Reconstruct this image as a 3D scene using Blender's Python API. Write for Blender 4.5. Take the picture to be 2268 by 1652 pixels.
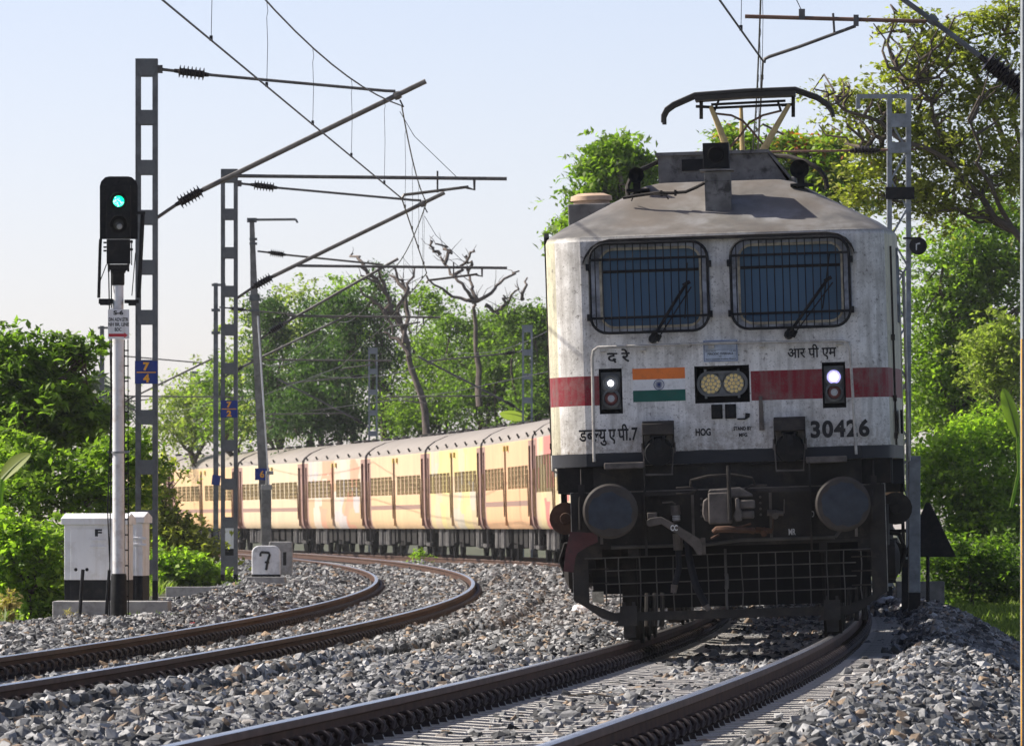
import bpy, bmesh, math, random
import numpy as np
from mathutils import Vector, Matrix, Euler

for _o in list(bpy.data.objects):
    bpy.data.objects.remove(_o)
S = bpy.context.scene
COL = S.collection
R = math.radians
HC = 0.967            # camera height above the left rail of the near track
FPX = 18900.0         # focal length measured in a 2268 px wide picture (300 mm lens)

# ------------------------------------------------------------------ camera, sky, sun
cam_d = bpy.data.cameras.new('camera')
cam = bpy.data.objects.new('camera', cam_d)
COL.objects.link(cam)
cam.location = (0, 0, HC)
cam.rotation_euler = (R(90), 0, 0)
cam_d.sensor_width = 36
cam_d.lens = 300
cam_d.shift_y = (1167 - 826) / 2268.0
cam_d.clip_start = 0.5
cam_d.clip_end = 4000
cam_d.dof.use_dof = True
cam_d.dof.focus_distance = 70
cam_d.dof.aperture_fstop = 26
S.camera = cam

SUN_EL, SUN_BACK = 39.5, 16.0       # sun high on the left, a little behind the train
world = bpy.data.worlds.new('World')
S.world = world
world.use_nodes = True
wn = world.node_tree
bg = wn.nodes['Background']
sky = wn.nodes.new('ShaderNodeTexSky')
sky.sky_type = 'NISHITA'
sky.sun_disc = False
sky.sun_elevation = R(SUN_EL)
sky.sun_rotation = R(-(90 - SUN_BACK))
sky.altitude = 0
sky.air_density = 0.5
sky.dust_density = 0.75
sky.ozone_density = 1.0
# white balance of the photograph
wb = wn.nodes.new('ShaderNodeMix'); wb.data_type = 'RGBA'; wb.blend_type = 'MULTIPLY'; wb.inputs[0].default_value = 1.0
wb.inputs[7].default_value = (1.20, 1.0, 0.93, 1)
wn.links.new(sky.outputs[0], wb.inputs[6]); wn.links.new(wb.outputs[2], bg.inputs[0])
bg.inputs[1].default_value = 0.106

sun_d = bpy.data.lights.new('sun', 'SUN')
sun_d.energy = 5.0
sun_d.angle = R(0.53)
sun_d.color = (1.0, 0.94, 0.85)
sun = bpy.data.objects.new('sun', sun_d)
COL.objects.link(sun)
_sd = Vector((-math.cos(R(SUN_BACK)) * math.cos(R(SUN_EL)), math.sin(R(SUN_BACK)) * math.cos(R(SUN_EL)), math.sin(R(SUN_EL))))
sun.rotation_euler = _sd.to_track_quat('Z', 'Y').to_euler()
sun.location = (-40, 60, 60)

S.view_settings.view_transform = 'Standard'
S.view_settings.look = 'None'
S.view_settings.gamma = 1
S.view_settings.use_curve_mapping = False
S.view_settings.exposure = 0.82
S.render.engine = 'CYCLES'
S.cycles.max_bounces = 6
S.cycles.diffuse_bounces = 3
S.cycles.glossy_bounces = 3
S.cycles.transmission_bounces = 4
S.cycles.transparent_max_bounces = 6
S.cycles.volume_bounces = 0

# ------------------------------------------------------------------ helpers
def P(x, y, Z):
    """point seen at (x, y) of the 2268 px wide photograph, Z metres away"""
    return Vector(((x - 1134) / FPX * Z, Z, HC + (1167 - y) / FPX * Z))

class MB:
    """collects shapes, then links them as one mesh"""
    def __init__(s):
        s.v = []; s.f = []; s.m = []; s.M = Matrix.Identity(4)
    def add(s, vs, fs, mi=0):
        b = len(s.v)
        s.v += [tuple(s.M @ Vector(v)) for v in vs]
        s.f += [tuple(i + b for i in f) for f in fs]
        s.m += [mi] * len(fs)
        return s
    def box(s, c, d, rot=None, mi=0, taper=None):
        x, y, z = d[0] / 2, d[1] / 2, d[2] / 2
        vs = [Vector((sx * x, sy * y, sz * z)) for sz in (-1, 1) for sy in (-1, 1) for sx in (-1, 1)]
        if taper:
            for i in range(4, 8):
                vs[i].x *= taper; vs[i].y *= taper
        if rot:
            e = Euler(rot).to_matrix(); vs = [e @ v for v in vs]
        c = Vector(c)
        return s.add([v + c for v in vs], [(0, 2, 3, 1), (4, 5, 7, 6), (0, 1, 5, 4), (2, 6, 7, 3), (0, 4, 6, 2), (1, 3, 7, 5)], mi)
    def bb(s, x0, x1, y0, y1, z0, z1, mi=0):
        return s.box(((x0 + x1) / 2, (y0 + y1) / 2, (z0 + z1) / 2), (abs(x1 - x0), abs(y1 - y0), abs(z1 - z0)), None, mi)
    def tube(s, pts, r, n=8, mi=0, closed=False, caps=True, r2=None):
        pts = [Vector(p) for p in pts]
        k = len(pts); vs = []; fs = []
        prev = None
        for i, p in enumerate(pts):
            a = pts[(i - 1) % k] if (closed or i > 0) else p
            b = pts[(i + 1) % k] if (closed or i < k - 1) else p
            t = (b - a)
            t = t.normalized() if t.length > 1e-9 else Vector((0, 0, 1))
            if prev is None:
                u = t.orthogonal().normalized()
            else:
                u = (prev - t * prev.dot(t))
                u = u.normalized() if u.length > 1e-6 else t.orthogonal().normalized()
            prev = u
            w = t.cross(u)
            rr = r if r2 is None else r + (r2 - r) * i / max(1, k - 1)
            if isinstance(r, (list, tuple)): rr = r[i]
            for j in range(n):
                an = 2 * math.pi * j / n
                vs.append(p + (u * math.cos(an) + w * math.sin(an)) * rr)
        for i in range(k if closed else k - 1):
            for j in range(n):
                a, b = i * n + j, i * n + (j + 1) % n
                c, d = ((i + 1) % k) * n + (j + 1) % n, ((i + 1) % k) * n + j
                fs.append((a, b, c, d))
        if caps and not closed:
            fs.append(tuple(range(n - 1, -1, -1)))
            fs.append(tuple((k - 1) * n + j for j in range(n)))
        return s.add(vs, fs, mi)
    def cyl(s, p0, p1, r0, r1=None, n=12, mi=0):
        return s.tube([p0, p1], r0, n, mi, r2=r0 if r1 is None else r1)
    def lathe(s, prof, o, axis, n=16, mi=0):
        """prof: list of (radius, distance along axis)"""
        ax = Vector(axis).normalized(); u = ax.orthogonal().normalized(); w = ax.cross(u); o = Vector(o)
        vs = []; fs = []
        for r, h in prof:
            for j in range(n):
                a = 2 * math.pi * j / n
                vs.append(o + ax * h + (u * math.cos(a) + w * math.sin(a)) * max(r, 1e-4))
        for i in range(len(prof) - 1):
            for j in range(n):
                fs.append((i * n + j, i * n + (j + 1) % n, (i + 1) * n + (j + 1) % n, (i + 1) * n + j))
        fs.append(tuple(range(n - 1, -1, -1)))
        fs.append(tuple((len(prof) - 1) * n + j for j in range(n)))
        return s.add(vs, fs, mi)
    def prism(s, poly, a, b, plane='xz', mi=0):
        """polygon given in a plane, extruded from a to b along the third axis"""
        n = len(poly)
        def q(p, h):
            return (p[0], h, p[1]) if plane == 'xz' else ((p[0], p[1], h) if plane == 'xy' else (h, p[0], p[1]))
        vs = [q(p, a) for p in poly] + [q(p, b) for p in poly]
        fs = [tuple(range(n)), tuple(range(2 * n - 1, n - 1, -1))]
        fs += [(i, i + n, (i + 1) % n + n, (i + 1) % n) for i in range(n)]
        return s.add(vs, fs, mi)
    def loft(s, rings, mi=0, closed=True, caps=(False, False)):
        n = len(rings[0]); vs = [v for r in rings for v in r]; fs = []
        for i in range(len(rings) - 1):
            for j in range(n if closed else n - 1):
                fs.append((i * n + j, i * n + (j + 1) % n, (i + 1) * n + (j + 1) % n, (i + 1) * n + j))
        if caps[0]: fs.append(tuple(range(n - 1, -1, -1)))
        if caps[1]: fs.append(tuple((len(rings) - 1) * n + j for j in range(n)))
        return s.add(vs, fs, mi)
    def mesh(s, name, mats, smooth=35):
        me = bpy.data.meshes.new(name)
        me.from_pydata(s.v, [], s.f)
        for m in (mats if isinstance(mats, (list, tuple)) else [mats]):
            me.materials.append(m)
        me.polygons.foreach_set('material_index', s.m)
        bm = bmesh.new(); bm.from_mesh(me)
        bmesh.ops.recalc_face_normals(bm, faces=bm.faces)
        bm.to_mesh(me); bm.free()
        if smooth:
            me.polygons.foreach_set('use_smooth', [True] * len(me.polygons))
            me.set_sharp_from_angle(angle=R(smooth))
        me.update()
        return me
    def build(s, name, mats, parent=None, smooth=35, bevel=0, seg=2):
        o = bpy.data.objects.new(name, s.mesh(name, mats, smooth))
        COL.objects.link(o)
        if parent is not None: o.parent = parent
        if bevel:
            b = o.modifiers.new('edge', 'BEVEL'); b.width = bevel; b.segments = seg; b.limit_method = 'ANGLE'; b.angle_limit = R(40)
        return o

def rrect(x0, x1, z0, z1, r, y, n=5):
    """rounded rectangle outline in the xz plane"""
    out = []
    for cx, cz, a0 in ((x1 - r, z1 - r, 0), (x0 + r, z1 - r, 90), (x0 + r, z0 + r, 180), (x1 - r, z0 + r, 270)):
        for i in range(n + 1):
            a = R(a0 + 90.0 * i / n)
            out.append(Vector((cx + r * math.cos(a), y, cz + r * math.sin(a))))
    return out

def empty(name, loc, rot=(0, 0, 0)):
    o = bpy.data.objects.new(name, None)
    COL.objects.link(o); o.location = loc; o.rotation_euler = rot
    o.empty_display_size = 0.2
    return o
def tag(o, label=None, cat=None, group=None, kind=None):
    if label: o['label'] = label
    if cat: o['category'] = cat
    if group: o['group'] = group
    if kind: o['kind'] = kind
    return o
def thing(name, loc, label, cat, group=None, rot=(0, 0, 0)):
    return tag(empty(name, loc, rot), label, cat, group)
def link(me, name, parent=None, loc=None, rot=None, scale=None):
    o = bpy.data.objects.new(name, me); COL.objects.link(o)
    if parent is not None: o.parent = parent
    if loc is not None: o.location = loc
    if rot is not None: o.rotation_euler = rot
    if scale is not None: o.scale = scale
    return o
def np_mesh(name, V, F, mats, smooth=False):
    me = bpy.data.meshes.new(name)
    V = np.asarray(V, np.float32); F = np.asarray(F, np.int32)
    m, k = F.shape
    me.vertices.add(len(V)); me.vertices.foreach_set('co', V.ravel())
    me.loops.add(m * k); me.loops.foreach_set('vertex_index', F.ravel())
    me.polygons.add(m); me.polygons.foreach_set('loop_start', np.arange(0, m * k, k, dtype=np.int32))
    me.polygons.foreach_set('loop_total', np.full(m, k, np.int32))
    if smooth: me.polygons.foreach_set('use_smooth', np.ones(m, bool))
    for x in (mats if isinstance(mats, (list, tuple)) else [mats]): me.materials.append(x)
    me.update(calc_edges=True); me.validate()
    return me

_txt = bpy.data.curves.new('lettering_source', 'FONT')
def text_bm(body, bold=0.0, cut=None):
    """lettering as a bmesh in the xz plane; cut keeps the part left of a fraction of its width"""
    _txt.body = body; _txt.size = 1.0; _txt.offset = bold; _txt.resolution_u = 4; _txt.space_character = 1.12 if body[:1].isdigit() and len(body) > 2 else 1.0
    o = bpy.data.objects.new('tmp', _txt); COL.objects.link(o)
    dg = bpy.context.evaluated_depsgraph_get(); dg.update()
    me = bpy.data.meshes.new_from_object(o.evaluated_get(dg), depsgraph=dg)
    bpy.data.objects.remove(o)
    bm = bmesh.new(); bm.from_mesh(me); bpy.data.meshes.remove(me)
    if cut is not None:
        x0 = min(v.co.x for v in bm.verts); x1 = max(v.co.x for v in bm.verts)
        bmesh.ops.bisect_plane(bm, geom=bm.verts[:] + bm.edges[:] + bm.faces[:], plane_co=(x0 + (x1 - x0) * cut, 0, 0), plane_no=(1, 0, 0), clear_outer=True)
    return bm
def text(body, box, y, mat_, parent, name='lettering', bold=0.0, pieces=None):
    """lettering fitted into box (x0, x1, z0, z1) on the plane y, facing -y"""
    bm = bmesh.new()
    adv = 0
    for b, c2 in (pieces or [(body, 0)]):
        c = {'ब': .68, 'ल': .72}.get(b)
        t = text_bm(b, bold, c)
        x0 = min(v.co.x for v in t.verts); x1 = max(v.co.x for v in t.verts)
        for v in t.verts: v.co.x += adv - x0
        adv += x1 - x0 - 0.01 + c2
        tm = bpy.data.meshes.new('t'); t.to_mesh(tm); t.free(); bm.from_mesh(tm); bpy.data.meshes.remove(tm)
    xs = [v.co.x for v in bm.verts]; ys = [v.co.y for v in bm.verts]
    a, b_, c, d = min(xs), max(xs), min(ys), max(ys)
    for v in bm.verts:
        v.co = Vector((box[0] + (v.co.x - a) / (b_ - a) * (box[1] - box[0]), y, box[2] + (v.co.y - c) / (d - c) * (box[3] - box[2])))
    me = bpy.data.meshes.new(name); bm.to_mesh(me); bm.free(); me.materials.append(mat_)
    return link(me, name, parent)

# ------------------------------------------------------------------ materials
def lk(t, a, b): t.links.new(a, b)
def nd(t, typ, **k):
    n = t.nodes.new(typ)
    for a, v in k.items():
        if a == 'ins':
            for i, val in v.items(): n.inputs[i].default_value = val
        else: setattr(n, a, v)
    return n
def c4(c): return (c[0], c[1], c[2], 1)
def ramp(t, fac, stops, interp='LINEAR'):
    n = nd(t, 'ShaderNodeValToRGB'); e = n.color_ramp.elements
    n.color_ramp.interpolation = interp
    while len(e) < len(stops): e.new(0.5)
    for i, (p, c) in enumerate(stops): e[i].position = p; e[i].color = c4(c)
    lk(t, fac, n.inputs[0]); return n.outputs[0]
def mixc(t, fac, a, b, mode='MIX'):
    n = nd(t, 'ShaderNodeMix', data_type='RGBA', blend_type=mode)
    for s_, v in ((0, fac), (6, a), (7, b)):
        if isinstance(v, (int, float)): n.inputs[s_].default_value = v
        elif isinstance(v, tuple): n.inputs[s_].default_value = c4(v)
        else: lk(t, v, n.inputs[s_])
    return n.outputs[2]
def mth(t, op, a, b=0.0, c=None):
    n = nd(t, 'ShaderNodeMath', operation=op)
    for i, v in enumerate((a, b) if c is None else (a, b, c)):
        if isinstance(v, (int, float)): n.inputs[i].default_value = v
        else: lk(t, v, n.inputs[i])
    return n.outputs[0]
def noise(t, vec, scale, detail=4, rough=.55, sc=None):
    n = nd(t, 'ShaderNodeTexNoise'); n.inputs['Scale'].default_value = scale
    n.inputs['Detail'].default_value = detail; n.inputs['Roughness'].default_value = rough
    if sc:
        mp = nd(t, 'ShaderNodeMapping'); mp.inputs['Scale'].default_value = sc; lk(t, vec, mp.inputs[0]); vec = mp.outputs[0]
    lk(t, vec, n.inputs[0]); return n.outputs[0]
def base(name):
    m = bpy.data.materials.new(name); m.use_nodes = True
    t = m.node_tree; p = t.nodes['Principled BSDF']
    tc = nd(t, 'ShaderNodeTexCoord').outputs['Object']
    return m, t, p, tc
def mat(name, col, rough=.7, metal=0., var=.25, scale=5, col2=None, bump=0., bscale=60, spec=.3, coat=0., dirt=None, dscale=14, damt=.5, streak=None):
    m, t, p, tc = base(name)
    a = tuple(c * (1 - var) for c in col); b = col2 or tuple(min(1, c * (1 + var)) for c in col)
    c = ramp(t, noise(t, tc, scale, 5), [(.3, a), (.7, b)])
    if streak:
        s_ = ramp(t, noise(t, tc, 1.0, 5, .6, (9, 9, .7)), [(.48, (0, 0, 0)), (.66, (1, 1, 1))])
        c = mixc(t, mth(t, 'MULTIPLY', s_, .5), c, streak)
    if dirt:
        d = ramp(t, noise(t, tc, dscale, 7, .7), [(.5, (0, 0, 0)), (.66, (1, 1, 1))])
        c = mixc(t, mth(t, 'MULTIPLY', d, damt), c, dirt)
    lk(t, c, p.inputs['Base Color'])
    p.inputs['Roughness'].default_value = rough; p.inputs['Metallic'].default_value = metal
    p.inputs['Specular IOR Level'].default_value = spec; p.inputs['Coat Weight'].default_value = coat
    if bump:
        bn = nd(t, 'ShaderNodeBump'); bn.inputs['Strength'].default_value = bump; bn.inputs['Distance'].default_value = .02
        lk(t, noise(t, tc, bscale, 4), bn.inputs['Height']); lk(t, bn.outputs[0], p.inputs['Normal'])
    return m
def emit(name, col, strength):
    m, t, p, tc = base(name)
    p.inputs['Base Color'].default_value = c4(col); p.inputs['Emission Color'].default_value = c4(col); p.inputs['Emission Strength'].default_value = strength
    return m
def leafmat(name, col, col2, tr=.35, rough=.55, hue=None):
    """leaf colour differs from leaf to leaf and from bough to bough"""
    m, t, p, tc = base(name)
    gi = nd(t, 'ShaderNodeNewGeometry')
    r = gi.outputs['Random Per Island']
    n = noise(t, tc, .9, 4)
    f = mth(t, 'ADD', mth(t, 'MULTIPLY', r, .55), mth(t, 'MULTIPLY', n, .55))
    stops = [(.25, col), (.75, col2)]
    if hue: stops += [(.86, hue)]
    c = ramp(t, f, stops)
    lk(t, c, p.inputs['Base Color'])
    p.inputs['Roughness'].default_value = rough; p.inputs['Specular IOR Level'].default_value = .35
    tl = nd(t, 'ShaderNodeBsdfTranslucent')
    cm = mixc(t, 1.0, c, (1.25, 1.5, .6), 'MULTIPLY')
    lk(t, cm, tl.inputs[0])
    mx = nd(t, 'ShaderNodeMixShader'); mx.inputs[0].default_value = tr
    lk(t, p.outputs[0], mx.inputs[1]); lk(t, tl.outputs[0], mx.inputs[2])
    lk(t, mx.outputs[0], t.nodes['Material Output'].inputs[0])
    return m
M = {}
M['black'] = mat('black paint', (.012, .013, .015), .6, var=.3, dirt=(.045, .042, .038), damt=.35, spec=.12)
M['under'] = mat('sooty steel', (.018, .017, .016), .75, var=.35, scale=7, dirt=(.045, .037, .030), dscale=6, damt=.5, bump=.2, spec=.08)
M['under2'] = mat('dark dusty steel', (.032, .029, .027), .75, var=.3, scale=5, dirt=(.085, .07, .058), dscale=5, damt=.5, bump=.15, spec=.12)
M['rust'] = mat('rusted iron', (.085, .045, .028), .85, var=.4, scale=8, dirt=(.05, .03, .025), bump=.2)
M['maroon'] = mat('maroon paint', (.085, .03, .03), .65, var=.3, dirt=(.04, .03, .03))
M['galv'] = mat('galvanised steel', (.25, .27, .285), .55, .25, var=.3, scale=6, dirt=(.12, .115, .11), dscale=7, damt=.5)
M['galvdark'] = mat('weathered mast steel', (.135, .145, .15), .65, .1, var=.35, scale=5, dirt=(.07, .068, .066), dscale=4, damt=.6)
M['tubew'] = mat('weathered tube', (.115, .11, .105), .55, .35, var=.3, scale=4, dirt=(.06, .045, .035))
M['tuberust'] = mat('brown tube', (.17, .10, .07), .6, .2, var=.3, scale=4)
M['insul'] = mat('brown porcelain', (.018, .013, .013), .4, var=.2, spec=.25)
M['wire'] = mat('copper wire, darkened', (.035, .032, .03), .5, .4, var=.2)
M['white'] = mat('white enamel', (.78, .79, .80), .5, var=.05, scale=3, dirt=(.45, .42, .37), dscale=5, damt=.35, streak=(.55, .53, .5))
M['whitepole'] = mat('silver white paint', (.66, .67, .69), .45, .1, var=.08, scale=3, dirt=(.28, .2, .15), dscale=3.2, damt=.55)
M['conc'] = mat('old concrete', (.36, .355, .34), .9, var=.25, scale=6, dirt=(.12, .11, .09), dscale=5, damt=.6, bump=.3)
M['concdark'] = mat('weathered concrete', (.20, .195, .185), .9, var=.3, scale=6, dirt=(.08, .075, .065), dscale=5, damt=.6, bump=.3)
M['blue'] = mat('blue enamel', (.012, .035, .22), .4, var=.1, dirt=(.03, .05, .15))
M['orange'] = mat('orange yellow paint', (.85, .40, .03), .5, var=.1)
M['textblack'] = mat('black lettering paint', (.018, .018, .02), .6, var=.2)
M['textwhite'] = mat('white lettering paint', (.6, .6, .58), .6, var=.15)
M['redpaint'] = mat('red paint', (.50, .03, .045), .5, var=.15)
M['bark'] = mat('bark', (.095, .075, .058), .95, var=.4, scale=3, bump=.5, bscale=12)
M['barkpale'] = mat('pale dead wood', (.13, .105, .09), .95, var=.35, scale=3, bump=.4, bscale=12)
M['rubber'] = mat('rubber hose', (.014, .015, .018), .7, var=.3, spec=.12)
M['plasticw'] = mat('white plastic film', (.8, .8, .82), .35, var=.05)
M['plasticr'] = mat('red plastic wrapper', (.55, .06, .06), .4, var=.2)
M['plastico'] = mat('orange plastic wrapper', (.75, .26, .06), .4, var=.2)
# ------------------------------------------------------------------ the two tracks as curves in plan
def X1(Z):
    u = (Z - 72.0) / 100
    return 1.81723 + 5.75464 * u - 3.02274 * u * u - .21232 * u ** 3
def X2(Z):
    t = Z - 72.0
    return -3.1818 + .0517 * t - 4.3145e-4 * t * t + 4.46e-7 * t ** 3
def lev1(Z):      # left rail of the near track
    return HC - np.interp(Z, [20, 40, 72, 110, 400], [.925, .93, .967, 1.0, 1.0])
def lev2(Z):
    u = (np.clip(Z, 20, 330) - 100.0) / 100
    return HC - (1.0318 - .0704 * u + .0159 * u * u)
CANT = .05
G2 = .874
def slope(Xf, Z): return (Xf(Z + .5) - Xf(Z - .5))

_rs = np.random.RandomState(3)
_ph = _rs.rand(12, 3) * 6.28
def bumpy(x, y):
    h = 0
    for i, (a, b, c) in enumerate(_ph):
        k = .9 + i * .55
        h = h + np.sin(x * k * math.cos(a) * 1.9 + y * k * math.sin(a) * .8 + c) / (1.5 + i * .6)
    return h * .02
def bed(X, Z):
    """height of the stone bed and how much of it is stone (0..1)"""
    X = np.asarray(X, float); Z = np.asarray(Z, float)
    d1 = X - X1(Z); d2 = X - X2(Z)
    p1 = np.interp(d1, [-2.6, -1.9, -1.25, -.75, .75, 1.2, 1.5, 1.75, 2.25, 2.6, 3.3, 4.2],
                       [-.115, -.10, -.21, -.255, -.255, -.245, -.20, -.115, -.26, -.47, -.85, -1.1])
    p1 = p1 + lev1(Z) + CANT * (d1 + G2) / 1.748 * (np.abs(d1) < 2.7) + CANT * 2.0 * (d1 >= 2.7) * np.clip((3.7 - d1) / 1.0, 0, 1)
    near = np.interp(Z, [40, 62, 80, 200], [-.045, -.07, -.15, -.16])
    p2 = np.interp(d2, [-5.2, -4.2, -3.3, -2.2, -1.6, -1.1, -.75, .75, 1.15], [-.45, -.30, -.10, -.06, -.09, -.17, -.215, -.215, -.19])
    p2 = np.where(d2 > 1.15, np.interp(d2, [1.15, 1.9, 2.6], [0, 1, 1]) * (near + .19) - .19, p2)
    p2 = p2 + lev2(Z) + CANT * (d2 + G2) / 1.748 * (np.abs(d2) < 2)
    w = np.clip((-d1 - 2.0) / 1.2, 0, 1); w = w * w * (3 - 2 * w)
    h = p1 * (1 - w) + p2 * w
    flat = (np.abs(d1) < 1.3) | (np.abs(d2) < 1.3)
    h = h + bumpy(X, Z) * np.where(flat, .35, 1.0)
    return h
def ground(X, Z):
    X = np.asarray(X, float); Z = np.asarray(Z, float)
    d1 = X - X1(Z); d2 = X - X2(Z)
    g = bed(X, Z) - .10
    left = np.clip((-d2 - 3.6) / 1.2, 0, 1)
    right = np.clip((d1 - 2.7) / 1.0, 0, 1)
    gl = -.22 - .35 * np.clip((-d2 - 6) / 10, 0, 1) + bumpy(X * .5, Z * .5) * 2
    gr = -.95 + .55 * np.clip((d1 - 5) / 5, 0, 1) + bumpy(X * .6, Z * .6) * 2.5
    g = g * (1 - left) + gl * left
    g = g * (1 - right) + gr * right
    far = np.clip((Z - 420) / 60, 0, 1)
    return g * (1 - far) - .6 * far

# terrain: one sheet out to the horizon
xs = np.unique(np.concatenate([np.linspace(-900, -60, 12), np.linspace(-60, -12, 25), np.linspace(-12, 12, 97), np.linspace(12, 60, 25), np.linspace(60, 900, 12)]))
zs = np.unique(np.concatenate([np.linspace(-30, 26, 8), np.linspace(26, 130, 140), np.linspace(130, 420, 150), np.linspace(420, 3000, 20)]))
XX, ZZ = np.meshgrid(xs, zs)
HH = ground(XX, np.clip(ZZ, 20, 430))
V = np.stack([XX, ZZ, HH], -1).reshape(-1, 3)
nx, nz = len(xs), len(zs)
I = (np.arange(nz - 1)[:, None] * nx + np.arange(nx - 1)[None]).ravel()
F = np.stack([I, I + 1, I + nx + 1, I + nx], 1)
m, t, p, tc = base('soil and grass')
c1 = ramp(t, noise(t, tc, .9, 6, .6), [(.35, (.05, .06, .025)), (.5, (.07, .09, .03)), (.62, (.13, .10, .07))])
c2 = ramp(t, noise(t, tc, 9, 5, .7), [(.35, (.35, .35, .35)), (.65, (1, 1, 1))])
lk(t, mixc(t, 1.0, c1, c2, 'MULTIPLY'), p.inputs['Base Color']); p.inputs['Roughness'].default_value = .95
bn = nd(t, 'ShaderNodeBump'); bn.inputs['Strength'].default_value = .8; bn.inputs['Distance'].default_value = .08
lk(t, noise(t, tc, 7, 5), bn.inputs['Height']); lk(t, bn.outputs[0], p.inputs['Normal'])
M['soil'] = m
tag(link(np_mesh('ground', V, F, M['soil'], True), 'ground'), kind='structure')

# stone bed under both tracks, following the curve
zs = np.concatenate([np.arange(20, 90, .35), np.arange(90, 200, .8), np.arange(200, 402, 2.0)])
off = np.concatenate([np.linspace(-10.4, -4.4, 50), np.linspace(-4.3, 4.9, 110)])
ZZ, OO = np.meshgrid(zs, off, indexing='ij')
sp = X1(ZZ) - X2(ZZ)
XX = X1(ZZ) + np.where(OO < -4.4, -4.4 - (sp + 4.8 - 4.4) * (OO + 4.4) / (-6.0), OO)
HH = bed(XX, ZZ)
V = np.stack([XX, ZZ, HH - .012], -1).reshape(-1, 3)
nx = len(off)
I = (np.arange(len(zs) - 1)[:, None] * nx + np.arange(nx - 1)[None]).ravel()
F = np.stack([I, I + 1, I + nx + 1, I + nx], 1)
STONE = [(.0, (.029, .030, .031)), (.30, (.095, .097, .099)), (.62, (.215, .216, .216)), (.86, (.42, .418, .41)), (.92, (.18, .145, .115)), (.965, (.30, .215, .14)), (1.0, (.42, .42, .41))]
m, t, p, tc = base('ballast bed')
vo = nd(t, 'ShaderNodeTexVoronoi'); vo.inputs['Scale'].default_value = 17; lk(t, tc, vo.inputs[0])
sx = nd(t, 'ShaderNodeSeparateColor'); lk(t, vo.outputs['Color'], sx.inputs[0])
lk(t, ramp(t, sx.outputs[0], STONE), p.inputs['Base Color']); p.inputs['Roughness'].default_value = .85
bn = nd(t, 'ShaderNodeBump'); bn.inputs['Strength'].default_value = 1; bn.inputs['Distance'].default_value = .06; bn.invert = True
lk(t, vo.outputs['Distance'], bn.inputs['Height']); lk(t, bn.outputs[0], p.inputs['Normal'])
M['bed'] = m
tag(link(np_mesh('ballast_bed', V, F, M['bed'], True), 'ballast_bed'), kind='structure')

# loose stones: a cloud of points, each carrying one broken stone
m, t, p, tc = base('broken basalt')
at = nd(t, 'ShaderNodeAttribute', attribute_type='INSTANCER', attribute_name='tint')
c = ramp(t, at.outputs['Fac'], STONE)
n2 = ramp(t, noise(t, tc, 2.2, 4), [(.3, (.7, .7, .7)), (.7, (1.25, 1.25, 1.25))])
lk(t, mixc(t, 1.0, c, n2, 'MULTIPLY'), p.inputs['Base Color']); p.inputs['Roughness'].default_value = .85; p.inputs['Specular IOR Level'].default_value = .15
M['stone'] = m
def stone_group():
    g = bpy.data.node_groups.new('broken stones', 'GeometryNodeTree')
    g.interface.new_socket('Geometry', in_out='INPUT', socket_type='NodeSocketGeometry')
    g.interface.new_socket('Geometry', in_out='OUTPUT', socket_type='NodeSocketGeometry')
    N = g.nodes.new; L = g.links.new
    gi = N('NodeGroupInput'); go = N('NodeGroupOutput'); jn = N('GeometryNodeJoinGeometry')
    for k in range(7):
        ic = N('GeometryNodeMeshIcoSphere'); ic.inputs['Radius'].default_value = 1.0; ic.inputs['Subdivisions'].default_value = 2 if k % 2 else 1
        rv = N('FunctionNodeRandomValue'); rv.data_type = 'FLOAT_VECTOR'
        rv.inputs[0].default_value = (-.55, -.55, -.55); rv.inputs[1].default_value = (.55, .55, .55); rv.inputs['Seed'].default_value = 11 + k
        sp_ = N('GeometryNodeSetPosition'); L(ic.outputs['Mesh'], sp_.inputs['Geometry']); L(rv.outputs[0], sp_.inputs['Offset'])
        ch = N('GeometryNodeConvexHull'); L(sp_.outputs[0], ch.inputs[0])
        sm = N('GeometryNodeSetMaterial'); sm.inputs['Material'].default_value = M['stone']; L(ch.outputs[0], sm.inputs['Geometry'])
        ti = N('GeometryNodeGeometryToInstance'); L(sm.outputs[0], ti.inputs[0]); L(ti.outputs[0], jn.inputs[0])
    ip = N('GeometryNodeInstanceOnPoints'); ip.inputs['Pick Instance'].default_value = True
    L(gi.outputs[0], ip.inputs['Points']); L(jn.outputs[0], ip.inputs['Instance'])
    for nm, typ, sock in (('variant', 'INT', 'Instance Index'), ('rot', 'FLOAT_VECTOR', 'Rotation'), ('scl', 'FLOAT_VECTOR', 'Scale')):
        na = N('GeometryNodeInputNamedAttribute'); na.data_type = typ; na.inputs['Name'].default_value = nm
        o = na.outputs['Attribute']
        if nm == 'rot':
            er = N('FunctionNodeEulerToRotation'); L(o, er.inputs[0]); o = er.outputs[0]
        L(o, ip.inputs[sock])
    L(ip.outputs[0], go.inputs[0])
    return g
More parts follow.
